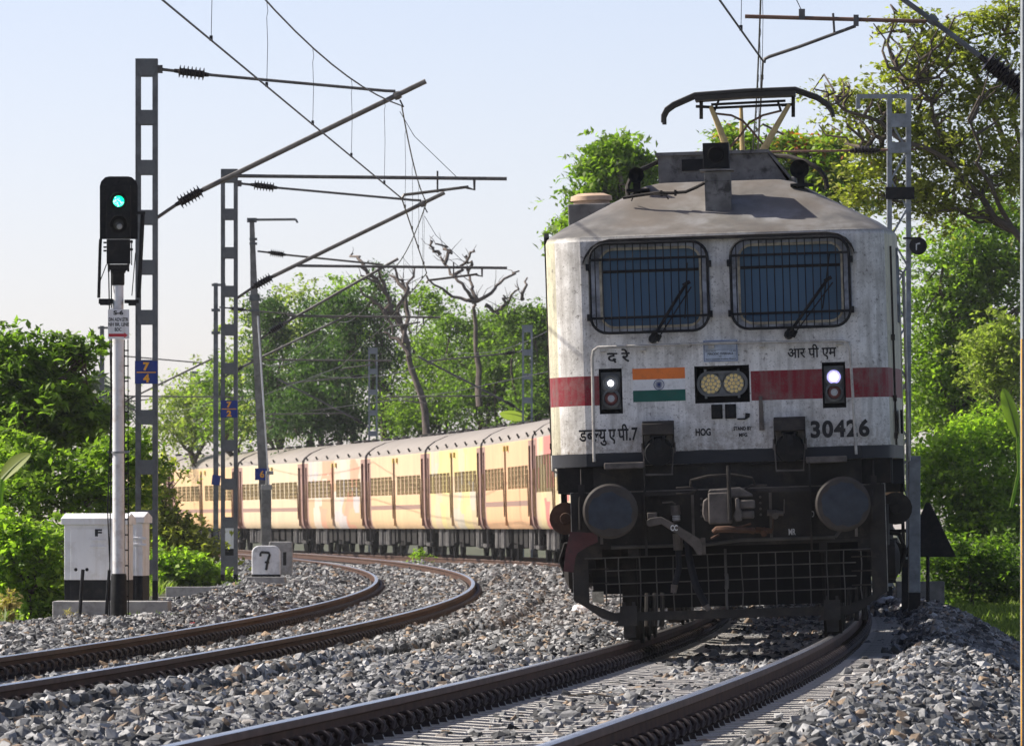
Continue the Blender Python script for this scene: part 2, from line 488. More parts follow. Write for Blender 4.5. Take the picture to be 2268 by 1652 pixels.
def stones(name, pts, size, seed, brown):
    rs = np.random.RandomState(seed); n = len(pts)
    me = bpy.data.meshes.new(name); me.vertices.add(n); me.vertices.foreach_set('co', np.asarray(pts, np.float32).ravel())
    def at(nm, typ, key, arr):
        a = me.attributes.new(nm, typ, 'POINT'); a.data.foreach_set(key, np.ascontiguousarray(arr).ravel())
    at('variant', 'INT', 'value', rs.randint(0, 7, n).astype(np.int32))
    at('rot', 'FLOAT_VECTOR', 'vector', (rs.rand(n, 3) * 6.28).astype(np.float32))
    s = size[:, None] * (.62 + .75 * rs.rand(n, 3))
    at('scl', 'FLOAT_VECTOR', 'vector', s.astype(np.float32))
    tn = rs.rand(n); tn = np.where(rs.rand(n) < brown, .885 + .07 * rs.rand(n), tn)
    at('tint', 'FLOAT', 'value', tn.astype(np.float32))
    o = link(me, name)
    md = o.modifiers.new('stones', 'NODES'); md.node_group = SG
    return tag(o, kind='stuff')
SG = stone_group()
rs = np.random.RandomState(5)
allp = []; alls = []; allb = []
for z0, z1, dens, sz in ((31, 50, 640, .0275), (50, 72, 560, .028), (72, 105, 420, .029), (105, 150, 230, .034), (150, 240, 90, .046)):
    wl, wr = .066, .066
    A = (z1 ** 2 - z0 ** 2) / 2 * (wl + wr) + 1.2 * (z1 - z0)
    n = int(A * dens)
    Z = np.sqrt(z0 ** 2 + (z1 ** 2 - z0 ** 2) * rs.rand(n))
    X = -(wl * Z + .6) + ((wl + wr) * Z + 1.2) * rs.rand(n)
    d1 = X - X1(Z); d2 = X - X2(Z)
    keep = (d1 < 3.4) & (d2 > -4.9)
    keep &= (np.abs(np.abs(d1) - G2) > .125) & (np.abs(np.abs(d2) - G2) > .125)
    h = bed(X, Z)
    size = sz * (.55 + .9 * rs.rand(n) ** 1.5)
    # fewer stones lie on the sleepers between and just outside the rails
    in1 = (d1 > -1.35) & (d1 < 1.5)
    fr = np.mod(Z / .6, 1.0); on = np.abs(fr - .5) < .2
    # patchy cover between the rails
    pt = np.clip(.55 + 9 * bumpy(X * 1.7 + 9, Z * .25), 0.06, 1)
    strip1 = (d1 > 1.0) & (d1 < 1.5)
    pr = np.where(in1, np.where(on, .17 * pt, .62 * pt + .06), 1.0)
    pr = np.where(strip1, np.interp(Z, [38, 52, 60], [.5, .3, .18]) * pr, pr)
    pr = np.where(np.abs(np.abs(d1) - G2) < .27, pr * .3, pr)
    in2 = np.abs(d2) < 1.2
    c2 = np.interp(Z, [60, 95, 115, 300], [.15, .3, .9, 1.0])
    pr = np.where(in2, c2, pr)
    pr = np.where(np.abs(np.abs(d2) - G2) < .25, pr * np.interp(Z, [60, 100, 125], [.2, .35, .8]), pr)
    pr = np.where(in1 & (Z > 73) & (Z < 95), pr * .7, pr)
    keep &= rs.rand(n) < pr
    lift = np.where(in1 & on, .018, 0) + size * (rs.rand(n) * .9 - .15)
    allp.append(np.stack([X, Z, h + lift], 1)[keep]); alls.append(size[keep])
    nr = np.minimum(np.abs(np.abs(d1) - G2), np.abs(np.abs(d2) - G2)); allb.append((.16 * np.exp(-(nr / .35) ** 2))[keep])
allp = np.concatenate(allp); alls = np.concatenate(alls)
stones('ballast_stones', allp, alls, 8, np.concatenate(allb))
print('stones', len(allp))

# ------------------------------------------------------------------ rails and sleepers
m, t, p, tc = base('rail steel')
n1 = noise(t, tc, 3, 5)
lk(t, ramp(t, n1, [(.3, (.045, .024, .016)), (.7, (.085, .045, .029))]), p.inputs['Base Color']); p.inputs['Roughness'].default_value = .85; p.inputs['Specular IOR Level'].default_value = .15
M['railside'] = m
M['railtop'] = mat('polished rail head', (.60, .585, .57), .25, .95, var=.15, scale=2)
M['railshoulder'] = mat('worn rail edge', (.085, .05, .036), .7, .0, spec=.1, var=.3, scale=4)
M['clip'] = mat('oiled spring clip', (.030, .019, .015), .5, .0, var=.35, scale=9, spec=.3)
M['sleeper'] = mat('sleeper concrete', (.46, .435, .40), .9, var=.2, scale=9, dirt=(.20, .18, .155), dscale=8, damt=.6, bump=.3)
PROF = [(-.075, -.172), (-.075, -.160), (-.012, -.142), (-.009, -.055), (-.036, -.042), (-.036, -.016), (-.031, -.006), (-.018, -.0008), (0, 0), (.018, -.0008), (.031, -.006), (.036, -.016), (.036, -.042), (.009, -.055), (.012, -.142), (.075, -.160), (.075, -.172)]
PM = [0, 0, 0, 0, 2, 2, 1, 1, 1, 1, 2, 2, 0, 0, 0, 0, 0]
def rail_mesh(Xf, lv, side, z0, z1, parent, name):
    zs = np.unique(np.concatenate([np.arange(z0, 130, 1.0), np.arange(130, z1 + .1, 2.0)]))
    mb = MB(); rings = []
    for z in zs:
        s = slope(Xf, z); c = 1 / math.hypot(1, s)
        hh = float(lv(z)) + (CANT if side > 0 else 0)
        cx = Xf(z) + side * G2
        a = math.atan(CANT / 1.748)
        rings.append([Vector((cx + (q[0] * math.cos(a) - q[1] * math.sin(a)) * c, z - q[0] * s * c, hh + q[0] * math.sin(a) + q[1] * math.cos(a))) for q in PROF])
    n = len(PROF); vs = [v for r_ in rings for v in r_]
    for j in range(n):
        fs = [(i * n + j, i * n + (j + 1) % n, (i + 1) * n + (j + 1) % n, (i + 1) * n + j) for i in range(len(rings) - 1)]
        b = len(mb.v)
        mb.f += fs; mb.m += [PM[j]] * len(fs)
    mb.v = [tuple(v) for v in vs]
    return mb.build(name, [M['railside'], M['railtop'], M['railshoulder']], parent, 30)
# sleeper and spring clip, shared by every copy; x across the track, y along it, z up from the rail top
mb = MB()
def sl_ring(x, w, h, b=.125):
    return [Vector((x, -b, -.39)), Vector((x, b, -.39)), Vector((x, w, h)), Vector((x, -w, h))]
mb.loft([sl_ring(-1.375, .09, -.205), sl_ring(-1.30, .10, -.19), sl_ring(-.60, .10, -.187), sl_ring(-.42, .095, -.205), sl_ring(.42, .095, -.205), sl_ring(.60, .10, -.187), sl_ring(1.30, .10, -.19), sl_ring(1.375, .09, -.205)], caps=(True, True))
SLEEPER = mb.mesh('sleeper', M['sleeper'], 25)
mb = MB()
cp = [(.098 + .044 * math.cos(R(q)), -.07 + .14 * (q + 40) / 560.0, -.122 + .040 * math.sin(R(q))) for q in range(-40, 521, 56)]
mb.tube(cp, .0145, 6)
mb.box((.105, 0, -.175), (.07, .08, .03), taper=.7)
CLIP = mb.mesh('rail_clip', M['clip'], 50)
def track(name, label, Xf, lv, z0, zr, zs0, zs1, clip_max):
    T = thing(name, (0, 0, 0), label, 'railway track')
    rail_mesh(Xf, lv, -1, z0, zr, T, 'rail'); rail_mesh(Xf, lv, 1, z0, zr, T, 'rail')
    hid = MB(); k = 0; cl = 0
    z = zs0
    rr = random.Random(4)
    while z < zs1:
        zz = z + rr.uniform(-.015, .015)
        yaw = -math.atan(slope(Xf, zz)) + rr.uniform(-.006, .006)
        o = link(SLEEPER, 'sleeper', T, (Xf(zz), zz, float(lv(zz)) + CANT / 2 - .004 * rr.random()), (0, -math.atan(CANT / 1.748), yaw))
        for gx in (-G2, G2):
            if cl < clip_max:
                link(CLIP, 'rail_clip', o, (gx, 0, 0)); cl += 1
            else:
                hid.M = Matrix.Translation(o.location) @ Euler(o.rotation_euler).to_matrix().to_4x4() @ Matrix.Translation((gx, 0, 0))
                hid.tube(cp, .0125, 5)
            hid.M = Matrix.Translation(o.location) @ Euler(o.rotation_euler).to_matrix().to_4x4() @ Matrix.Translation((gx, 0, 0)) @ Matrix.Rotation(math.pi, 4, 'Z')
            hid.tube(cp, .0125, 5)
        z += .6
    c = hid.build('clips', M['clip'], T, 50); c['kind'] = 'stuff'
    return T
track('railway_track', 'rusty curving track in front of and under the white locomotive', X1, lev1, 20, 400, 28.3, 108, 268)
track('railway_track', 'empty curving track on the left, bending away past the milestone', X2, lev2, 30, 345, 44.3, 170, 280)
# ------------------------------------------------------------------ locomotive paint
def loco_paint(name, front):
    m, t, p, tc = base(name)
    sp = nd(t, 'ShaderNodeSeparateXYZ'); lk(t, tc, sp.inputs[0]); x, y, z = sp.outputs
    def step(v, a, inv=False): return mth(t, 'LESS_THAN' if inv else 'GREATER_THAN', v, a)
    # grimy white
    nb = noise(t, tc, 2.2, 6, .65)
    c = ramp(t, nb, [(.28, (.50, .48, .44)), (.5, (.72, .705, .67)), (.72, (.81, .80, .78))])
    # cream of the side walls
    side = mth(t, 'MULTIPLY', step(mth(t, 'ABSOLUTE', x), 1.392), step(y, .80))
    c = mixc(t, side, c, (.56, .53, .38))
    # red band, interrupted round the flag
    inb = mth(t, 'MULTIPLY', step(z, 2.008), step(z, 2.258, True))
    lim = mth(t, 'MAXIMUM', mth(t, 'MAXIMUM', step(x, -1.05, True), step(x, .225)), step(y, .7))
    c = mixc(t, mth(t, 'MULTIPLY', inb, lim), c, (.20, .012, .022))
    # soot streaks running down, specks and oily blotches
    st = ramp(t, noise(t, tc, 1, 6, .65, (13, 13, .9)), [(.45, (0, 0, 0)), (.66, (1, 1, 1))])
    c = mixc(t, mth(t, 'MULTIPLY', st, .48), c, (.17, .155, .135))
    bl = ramp(t, noise(t, tc, 3.4, 6, .72), [(.49, (0, 0, 0)), (.64, (1, 1, 1))])
    c = mixc(t, mth(t, 'MULTIPLY', bl, .45), c, (.21, .19, .165))
    s1 = ramp(t, noise(t, tc, 24, 4, .65), [(.585, (0, 0, 0)), (.71, (1, 1, 1))])
    c = mixc(t, mth(t, 'MULTIPLY', s1, .75), c, (.09, .08, .07))
    s2 = ramp(t, noise(t, tc, 70, 3, .6), [(.59, (0, 0, 0)), (.71, (1, 1, 1))])
    c = mixc(t, mth(t, 'MULTIPLY', s2, .7), c, (.12, .11, .10))
    # rail dust thrown up on the lowest part
    lowm = nd(t, 'ShaderNodeMapRange'); lk(t, mth(t, 'ADD', z, mth(t, 'MULTIPLY', nb, .25)), lowm.inputs[0])
    lowm.inputs[1].default_value = 2.05; lowm.inputs[2].default_value = 1.66
    sp2 = ramp(t, noise(t, tc, 22, 4, .7), [(.42, (0, 0, 0)), (.62, (1, 1, 1))])
    c = mixc(t, mth(t, 'MULTIPLY', lowm.outputs[0], mth(t, 'ADD', mth(t, 'MULTIPLY', sp2, .6), .2)), c, (.17, .135, .095))
    # dark skirt
    c = mixc(t, step(z, mth_edge(t, nb), True), c, (.022, .024, .029))
    # bare grey brown roof
    rn = ramp(t, noise(t, tc, 3, 6, .65), [(.3, (.085, .083, .08)), (.5, (.15, .142, .13)), (.7, (.25, .248, .245))])
    br = ramp(t, noise(t, tc, 1.1, 4, .6), [(.45, (0, 0, 0)), (.62, (1, 1, 1))])
    rn = mixc(t, mth(t, 'MULTIPLY', br, .5), rn, (.145, .118, .092))
    rn = mixc(t, mth(t, 'MULTIPLY', s1, .5), rn, (.09, .08, .07))
    mr = nd(t, 'ShaderNodeMapRange'); lk(t, mth(t, 'ADD', z, mth(t, 'MULTIPLY', nb, .06)), mr.inputs[0]); mr.inputs[1].default_value = 3.435; mr.inputs[2].default_value = 3.475
    c = mixc(t, mr.outputs[0], c, rn)
    lk(t, c, p.inputs['Base Color'])
    p.inputs['Roughness'].default_value = .55; p.inputs['Specular IOR Level'].default_value = .25
    bn = nd(t, 'ShaderNodeBump'); bn.inputs['Strength'].default_value = .25; bn.inputs['Distance'].default_value = .02
    lk(t, noise(t, tc, 4, 5), bn.inputs['Height']); lk(t, bn.outputs[0], p.inputs['Normal'])
    return m
def mth_edge(t, nb): return mth(t, 'ADD', 1.585, mth(t, 'MULTIPLY', nb, .03))
M['loco'] = loco_paint('grimy white locomotive paint', True)
m, t, p, tc = base('tinted cab glass')
lk(t, ramp(t, noise(t, tc, 1.2, 3), [(.3, (.030, .085, .16)), (.7, (.045, .11, .19))]), p.inputs['Base Color']); p.inputs['Roughness'].default_value = .2; p.inputs['Specular IOR Level'].default_value = .25
M['glass'] = m
M['seal'] = mat('perished sealant', (.38, .34, .25), .85, var=.35, scale=14, dirt=(.12, .11, .10), dscale=10, damt=.7)
M['winframe'] = mat('peeling grey paint', (.26, .28, .32), .7, var=.5, scale=9, dirt=(.06, .06, .06), dscale=7, damt=.8)
M['rail'] = mat('worn handrail', (.42, .40, .36), .5, .2, var=.25, scale=12, dirt=(.16, .14, .12), dscale=20, damt=.6)
M['bezel'] = mat('grey lamp bezel', (.13, .135, .135), .6, .2, var=.25, scale=10)
M['guardbar'] = mat('dusty guard bar', (.085, .08, .074), .8, var=.3, spec=.1)
M['recess'] = mat('black lamp recess', (.008, .008, .009), .7, var=.2, spec=.1)
M['guardframe'] = mat('dusty guard plate', (.034, .032, .030), .8, var=.35, scale=4, dirt=(.075, .062, .05), dscale=5, damt=.6, bump=.15, spec=.1)
M['whitelamp'] = emit('lit white marker lamp', (1, 1, 1), 3)
M['violetlamp'] = emit('lit bluish marker lamp', (.40, .36, 1), 1.0)
M['lens'] = mat('frosted lens', (.40, .41, .42), .25, var=.2, spec=.6)
M['redlens'] = mat('dusty red lens', (.20, .075, .07), .4, var=.3, scale=10)
M['led'] = mat('yellow lamp cell', (.80, .60, .24), .35, var=.15, scale=30, spec=.6)
M['ledrefl'] = mat('lamp reflector', (.30, .29, .25), .35, .4, var=.2)
M['saffron'] = mat('saffron paint', (.75, .19, .035), .55, var=.1, dirt=(.2, .08, .04), damt=.4)
M['flagwhite'] = mat('flag white paint', (.72, .72, .71), .55, var=.05, dirt=(.3, .3, .28), damt=.4)
M['green'] = mat('green paint', (.008, .10, .075), .55, var=.15, dirt=(.03, .07, .055), damt=.4)
M['navy'] = mat('navy paint', (.03, .05, .16), .6, var=.1)
M['plate'] = mat('pale blue notice', (.42, .48, .57), .5, var=.2, scale=12, dirt=(.2, .22, .26), damt=.5)
M['grease'] = mat('buffer face with grease', (.050, .042, .035), .65, .0, var=.3, scale=8, dirt=(.05, .04, .035))
M['greasepatch'] = mat('blue grey grease', (.028, .036, .048), .5, var=.25, scale=12, bump=.6, bscale=18)
M['greysteel'] = mat('dusty grey casting', (.115, .10, .088), .75, .0, var=.35, scale=7, dirt=(.05, .045, .04), dscale=9, damt=.6, bump=.2)
M['roofgrey'] = mat('sooty roof fairing', (.17, .165, .16), .8, var=.4, scale=6, dirt=(.03, .028, .027), dscale=9, damt=.85)
M['panarm'] = mat('pale yellow pantograph tube', (.55, .42, .20), .55, var=.2, dirt=(.25, .17, .1))
M['carbon'] = mat('pantograph strip', (.04, .037, .034), .6, .2, var=.2)
M['fadedcap'] = mat('faded peach paint', (.5, .36, .25), .7, var=.2, dirt=(.3, .2, .15))
M['sidecream'] = mat('cream side paint', (.56, .53, .38), .6, var=.12, dirt=(.3, .26, .2), damt=.4)

LOCO_YAW = math.atan(.0465); LOCO_ROLL = R(1.75)
loco = thing('locomotive', (1.84, 71.8, CANT / 2), 'grimy white electric locomotive with red band coming round the bend', 'locomotive')
loco.rotation_mode = 'XYZ'
loco.rotation_euler = (Matrix.Rotation(-LOCO_YAW, 3, 'Z') @ Matrix.Rotation(-LOCO_ROLL, 3, 'Y')).to_euler('XYZ')
YF = .62                                   # the cab front stands behind the buffer faces
def ring(w, yf, yr, z, r, zc=0.0, n=7, back_r=None):
    """plan outline starting at the front left end of the flat front, running round the back"""
    pts = []
    def arc(cx, cy, a0, a1, rr):
        for i in range(n + 1):
            a = R(a0 + (a1 - a0) * i / n); pts.append(Vector((cx + rr * math.cos(a), cy + rr * math.sin(a), z)))
    pts += corner(-w, yf, z, r, False)
    arc(-w + .15, yr - .15, 180, 90, .15)
    arc(w - .15, yr - .15, 90, 0, .15)
    pts += corner(w, yf, z, r, True)
    return pts
def corner(w, yf, z, r, rev, n=7):
    # cab corner: the front bends back gently, turns sharply, and the cab side then widens to the full body
    sg = 1 if w > 0 else -1; w = abs(w); k = min(1, w / 1.5)
    if sg < 0:                                 # the sunlit corner shows a rounder sweep
        n = 9; a0, a1 = 22.0, 88.0; q = .31 * k / (math.sin(R(a1)) - math.sin(R(a0))); out = []
        for i in range(n + 2):
            a = R(a0 + (a1 - a0) * i / (n + 1)); out.append(Vector((-(w - .31 * k + q * (math.sin(a) - math.sin(R(a0)))), yf + q * (math.cos(R(a0)) - math.cos(a)), z)))
        return out
    pts = [(w - .35 * k, 0)]
    x, y = pts[0]; a0, a1 = 17.0, 66.0
    st = .24 * k / sum(math.cos(R(a0 + (a1 - a0) * (i + .5) / n)) for i in range(n))
    for i in range(n):
        a = R(a0 + (a1 - a0) * (i + .5) / n); x += st * math.cos(a); y += st * math.sin(a); pts.append((x, y))
    pts += [(x + .035 * k, y + .38 * k), (w - .02, y + .85 * k), (w, y + 1.3 * k)]
    out = [Vector((sg * px, yf + py, z)) for px, py in pts]
    return out[::-1] if rev else out
YR = 20.0
mb = MB()
# body with the flat front left open between the corners
CR = .31
low = [ring(1.5, YF, YR, z, CR) for z in (1.49, 1.60, 2.0, 2.27, 2.8, 3.30, 3.40)]
mb.loft(low, closed=False)
for side in (-1, 1):                        # lower side sill
    mb.bb(side * 1.14, side * 1.40, YF + .25, 2.0, 1.275, 1.489); mb.bb(side * 1.14, side * 1.498, 2.0, YR - .3, 1.275, 1.489)
up = [ring(1.5, YF, YR, 3.40, CR), ring(1.488, YF + .012, YR - .02, 3.435, CR), ring(1.455, YF + .05, YR - .06, 3.465, .29), ring(1.36, YF + .26, YR - .2, 3.535, .26), ring(.66, YF + 1.0, YR - .9, 3.90, .12), ring(.55, YF + 1.05, YR - .95, 3.92, .1)]
mb.loft(up, caps=(False, True))
# flat front with its openings
holes = [(-1.02, -.18, 2.665, 3.325), (.155, 1.02, 2.665, 3.325), (-1.065, -.868, 1.933, 2.318), (.829, 1.028, 1.925, 2.313), (-.253, .213, 1.998, 2.313)]
gx = sorted(set([-1.19, 1.15] + [h[0] for h in holes] + [h[1] for h in holes]))
gz = sorted(set([1.49, 1.60, 3.40] + [h[2] for h in holes] + [h[3] for h in holes]))
fv = {}
def fvi(x, z):
    if (x, z) not in fv:
        fv[(x, z)] = len(mb.v); mb.v.append((x, YF, z))
    return fv[(x, z)]
for i in range(len(gx) - 1):
    for j in range(len(gz) - 1):
        cx, cz = (gx[i] + gx[i + 1]) / 2, (gz[j] + gz[j + 1]) / 2
        if any(h[0] < cx < h[1] and h[2] < cz < h[3] for h in holes): continue
        mb.f.append((fvi(gx[i], gz[j]), fvi(gx[i + 1], gz[j]), fvi(gx[i + 1], gz[j + 1]), fvi(gx[i], gz[j + 1]))); mb.m.append(0)
body = mb.build('body', M['loco'], loco, 28)

def recess(h, depth, m_, name, wall=.012):
    x0, x1, z0, z1 = h
    mb = MB()
    mb.bb(x0 + .001, x0 + wall, YF + .003, YF + depth, z0, z1); mb.bb(x1 - wall, x1 - .001, YF + .003, YF + depth, z0, z1)
    mb.bb(x0 + wall, x1 - wall, YF + .003, YF + depth, z0 + .001, z0 + wall); mb.bb(x0 + wall, x1 - wall, YF + .003, YF + depth, z1 - wall, z1 - .001)
    mb.bb(x0, x1, YF + depth + .001, YF + depth + .02, z0, z1)
    return mb.build(name, m_, loco, 0)
def ringplate(a, b, y0, y1, mb):
    """flat ring between two rounded outlines, with thickness"""
    n = len(a)
    vs = [Vector((p.x, y0, p.z)) for p in a] + [Vector((p.x, y0, p.z)) for p in b] + [Vector((p.x, y1, p.z)) for p in a] + [Vector((p.x, y1, p.z)) for p in b]
    fs = []
    for i in range(n):
        j = (i + 1) % n
        fs += [(i, j, n + j, n + i), (2 * n + i, 3 * n + i, 3 * n + j, 2 * n + j), (i, 2 * n + i, 2 * n + j, j), (n + i, n + j, 3 * n + j, 3 * n + i)]
    mb.add(vs, fs)
# windscreens with seal, frame, grille and wiper
for k, (x0, x1) in enumerate(((-1.02, -.18), (.155, 1.02))):
    z0, z1 = 2.665, 3.325
    mb = MB(); mb.prism([(p.x, p.z) for p in rrect(x0 - .005, x1 + .005, z0 - .005, z1 + .005, .12, 0)], YF + .03, YF + .045)
    w = mb.build('windscreen', M['glass'], loco, 0)
    mb = MB(); mb.bb(x0 + .01, x1 - .01, YF + .022, YF + .0295, 3.125, 3.15); mb.build('glazing_bar', M['black'], w, 0)
    mb = MB(); ringplate(rrect(x0 - .014, x1 + .014, z0 - .014, z1 + .014, .125, 0), rrect(x0 + .006, x1 - .006, z0 + .008, z1 - .008, .10, 0), YF - .02, YF + .03, mb)
    mb.build('window_seal', M['seal'], w, 30)
    mb = MB(); ringplate(rrect(x0 - .085, x1 + .085, z0 - .05, z1 + .06, .16, 0), rrect(x0 - .012, x1 + .012, z0 - .012, z1 + .012, .123, 0), YF - .011, YF + .002, mb)
    mb.build('window_frame', M['winframe'], w, 30)
    g0, g1 = (-1.112, -.112) if k == 0 else (.085, 1.088)
    mb = MB(); yg = YF - .12
    mb.tube(rrect(g0, g1, 2.615, 3.372, .14, yg, 6), .0125, 8, closed=True)
    for zb in (2.742, 3.237): mb.box(((g0 + g1) / 2, yg, zb), (g1 - g0 - .01, .014, .022))
    for xb in (g0 + .001, g1 - .001):
        for zb in (2.752, 3.178):
            mb.box((xb + (-.02 if xb < (g0 + g1) / 2 else .02), yg + .05, zb), (.026, .13, .055))
    gr = mb.build('window_grille', M['black'], loco)
    bar = MB(); n = 15
    rb = random.Random(7 + k)
    for i in range(n):
        xb = g0 + (g1 - g0) * (i + .75) / (n + .5)
        e = .04 if i in (0, n - 1) else .005
        b = MB(); b.tube([(xb, yg - .008, 2.62 + e), (xb + rb.uniform(-.004, .004), yg - .008, 3.0), (xb, yg - .008, 3.365 - e)], .0048, 5)
        b.build('bar', M['black'], gr)
    px = -.594 if k == 0 else .558
    dx = .300 if k == 0 else .347
    wp = MB()
    wp.cyl((px, YF + .01, 2.557), (px, YF - .10, 2.557), .042, .03, 10)
    wp.box((px + .025, YF - .06, 2.575), (.09, .05, .06), (0, .5, 0))
    wp.tube([(px, YF - .085, 2.557), (px + dx * .5, YF - .15, 2.79), (px + dx, YF - .10, 3.018)], .014, 6)
    wp.tube([(px + .045, YF - .08, 2.555), (px + dx * .5 + .045, YF - .14, 2.77), (px + dx + .04, YF - .10, 2.985)], .006, 5)
    wa = wp.build('wiper', M['black'], loco)
    wp = MB()
    if k == 0: wp.box((-.300, YF - .055, 2.957), (.012, .03, .47), (0, .07, 0))
    else: wp.box((.888, YF - .055, 2.997), (.012, .03, .47), (0, .155, 0))
    wp.box((px + dx, YF - .085, 3.015), (.07, .05, .03), (0, -.5, 0))
    wp.build('blade', M['rubber'], wa)
# gutter over the windscreens, curling down at both ends
mb = MB()
gp = [(-1.172, 3.215), (-1.145, 3.275), (-1.10, 3.335), (-1.03, 3.378), (-.94, 3.398), (-.4, 3.40), (.2, 3.40), (.9, 3.402), (1.0, 3.385), (1.07, 3.345), (1.115, 3.29), (1.135, 3.235)]
vs = []
for (x, z) in gp:
    vs += [Vector((x, YF - .085, z - .016)), Vector((x, YF - .085, z + .012)), Vector((x, YF + .03, z + .022)), Vector((x, YF + .03, z - .012))]
mb.loft([vs[i * 4:i * 4 + 4] for i in range(len(gp))], caps=(True, True))
mb.build('rain_gutter', M['under2'], loco)
# handrail round the lower front
mb = MB(); yh = YF - .10
hp = [(-1.123, 1.53), (-1.112, 2.42), (-1.10, 2.47), (-1.06, 2.498), (.0, 2.502), (1.02, 2.487), (1.06, 2.472), (1.074, 2.43), (1.10, 1.525)]
mb.tube([(x, yh, z) for x, z in hp], .0125, 8)
for bx in (-1.02, -.68, -.10, .33, .985): mb.box((bx, yh + .055, 2.478), (.05, .11, .035))
for bx in (-1.122, 1.099): mb.bb(bx - .012, bx + .012, yh + .013, YF - .001, 1.535, 1.56)
mb.build('handrail', M['rail'], loco)
# marker lamps
for h, lit in (((-1.065, -.868, 1.933, 2.318), 'whitelamp'), ((.829, 1.028, 1.925, 2.313), 'violetlamp')):
    r_ = recess(h, .10, M['recess'], 'marker_lamp')
    cx = (h[0] + h[1]) / 2; zt = h[3] - .125; zl = zt - .130
    mb = MB(); mb.bb(cx - .084, cx + .084, YF + .055, YF + .075, zl - .09, zt + .095)
    for zc in (zt, zl): mb.lathe([(.082, 0), (.082, .03), (.062, .04), (.058, .028), (.058, .0)], (cx, YF + .055, zc), (0, -1, 0), 24)
    for sx_ in (-1, 1):
        for zc in (zl - .075, zt + .08): mb.cyl((cx + sx_ * .072, YF + .055, zc), (cx + sx_ * .072, YF + .046, zc), .008, n=6)
    mb.bb(cx - .083, cx + .083, YF + .036, YF + .055, (zt + zl) / 2 - .003, (zt + zl) / 2 + .003)
    mb.build('bezel', M['bezel'], r_)
    mb = MB(); mb.lathe([(.057, 0), (.05, .008), (.03, .014), (0, .016)], (cx, YF + .052, zt), (0, -1, 0), 20)
    mb.build('upper_lens', M['lens'] if lit == 'whitelamp' else M[lit], r_)
    mb = MB(); mb.lathe([(.026 if lit == 'whitelamp' else .036, 0), (.018, .008), (0, .01)], (cx, YF + .037, zt), (0, -1, 0), 16)
    mb.build('bulb', M['whitelamp'], r_)
    mb = MB(); mb.lathe([(.057, 0), (.05, .008), (.03, .014), (0, .016)], (cx, YF + .052, zl), (0, -1, 0), 20)
    mb.build('lower_lens', M['redlens'], r_)
    mb = MB(); mb.lathe([(.024, 0), (.018, .008), (0, .01)], (cx, YF + .037, zl), (0, -1, 0), 12); mb.lathe([(.03, 0), (.03, .004)], (cx, YF + .039, zl), (0, -1, 0), 12)
    mb.build('lens_boss', M['lens'], r_)
# twin headlight
h = (-.253, .213, 1.998, 2.313)
hl = recess(h, .13, M['recess'], 'headlight')
mb = MB(); ringplate(rrect(-.235, .197, 2.055, 2.268, .10, 0, 8), rrect(-.212, .174, 2.075, 2.247, .085, 0, 8), YF + .02, YF + .06, mb)
mb.bb(-.20, .16, YF + .06, YF + .075, 2.075, 2.25)
mb.prism([(-.055, 2.246), (.015, 2.246), (-.02, 2.175)], YF + .03, YF + .06); mb.prism([(-.055, 2.077), (.015, 2.077), (-.02, 2.147)], YF + .03, YF + .06)
for bx, bz in ((-.16, 2.27), (.12, 2.27), (-.16, 2.052), (.12, 2.052)): mb.box((bx, YF + .03, bz), (.02, .03, .03))
mb.build('bezel', M['bezel'], hl)
for cx in (-.117, .079):
    mb = MB(); mb.lathe([(.087, 0), (.087, .014), (.0, .02)], (cx, YF + .06, 2.161), (0, -1, 0), 24)
    mb.build('reflector', M['ledrefl'], hl)
    cells = [(0, 0)] + [(.035 * math.cos(R(a)), .035 * math.sin(R(a))) for a in range(0, 360, 60)] + [(.068 * math.cos(R(a)), .068 * math.sin(R(a))) for a in range(15, 375, 30)]
    for px, pz in cells:
        mb = MB(); mb.lathe([(.0165, 0), (.016, .012), (.010, .016), (.0, .012)], (cx + px, YF + .045, 2.161 + pz), (0, -1, 0), 8)
        mb.build('lamp_cell', M['led'], hl)
# flag: three painted stripes and a wheel
fl = tag(empty('flag', (0, 0, 0)), None); fl.parent = loco
for nm, z0, z1, mt in (('saffron_stripe', 2.215, 2.309, 'saffron'), ('white_stripe', 2.123, 2.215, 'flagwhite'), ('green_stripe', 2.026, 2.123, 'green')):
    mb = MB(); mb.bb(-.778, -.333, YF - .0035, YF - .0005, z0 + .0003, z1 - .0003); mb.build(nm, M[mt], fl, 0)
mb = MB(); ringplate([Vector((-.556 + .0455 * math.cos(a), 0, 2.168 + .0455 * math.sin(a))) for a in np.linspace(0, 6.283, 41)[:-1]], [Vector((-.556 + .0405 * math.cos(a), 0, 2.168 + .0405 * math.sin(a))) for a in np.linspace(0, 6.283, 41)[:-1]], YF - .0065, YF - .0038, mb)
mb.lathe([(.010, 0), (.009, .002)], (-.556, YF - .0038, 2.168), (0, -1, 0), 14)
for i in range(24):
    a = i * math.pi / 12
    mb.prism([(-.556 + r_ * math.cos(a + o_), 2.168 + r_ * math.sin(a + o_)) for r_, o_ in ((.009, .1), (.009, -.1), (.024, -.06), (.040, 0), (.024, .06))], YF - .0062, YF - .0039)
mb.build('wheel_emblem', M['navy'], fl, 0)
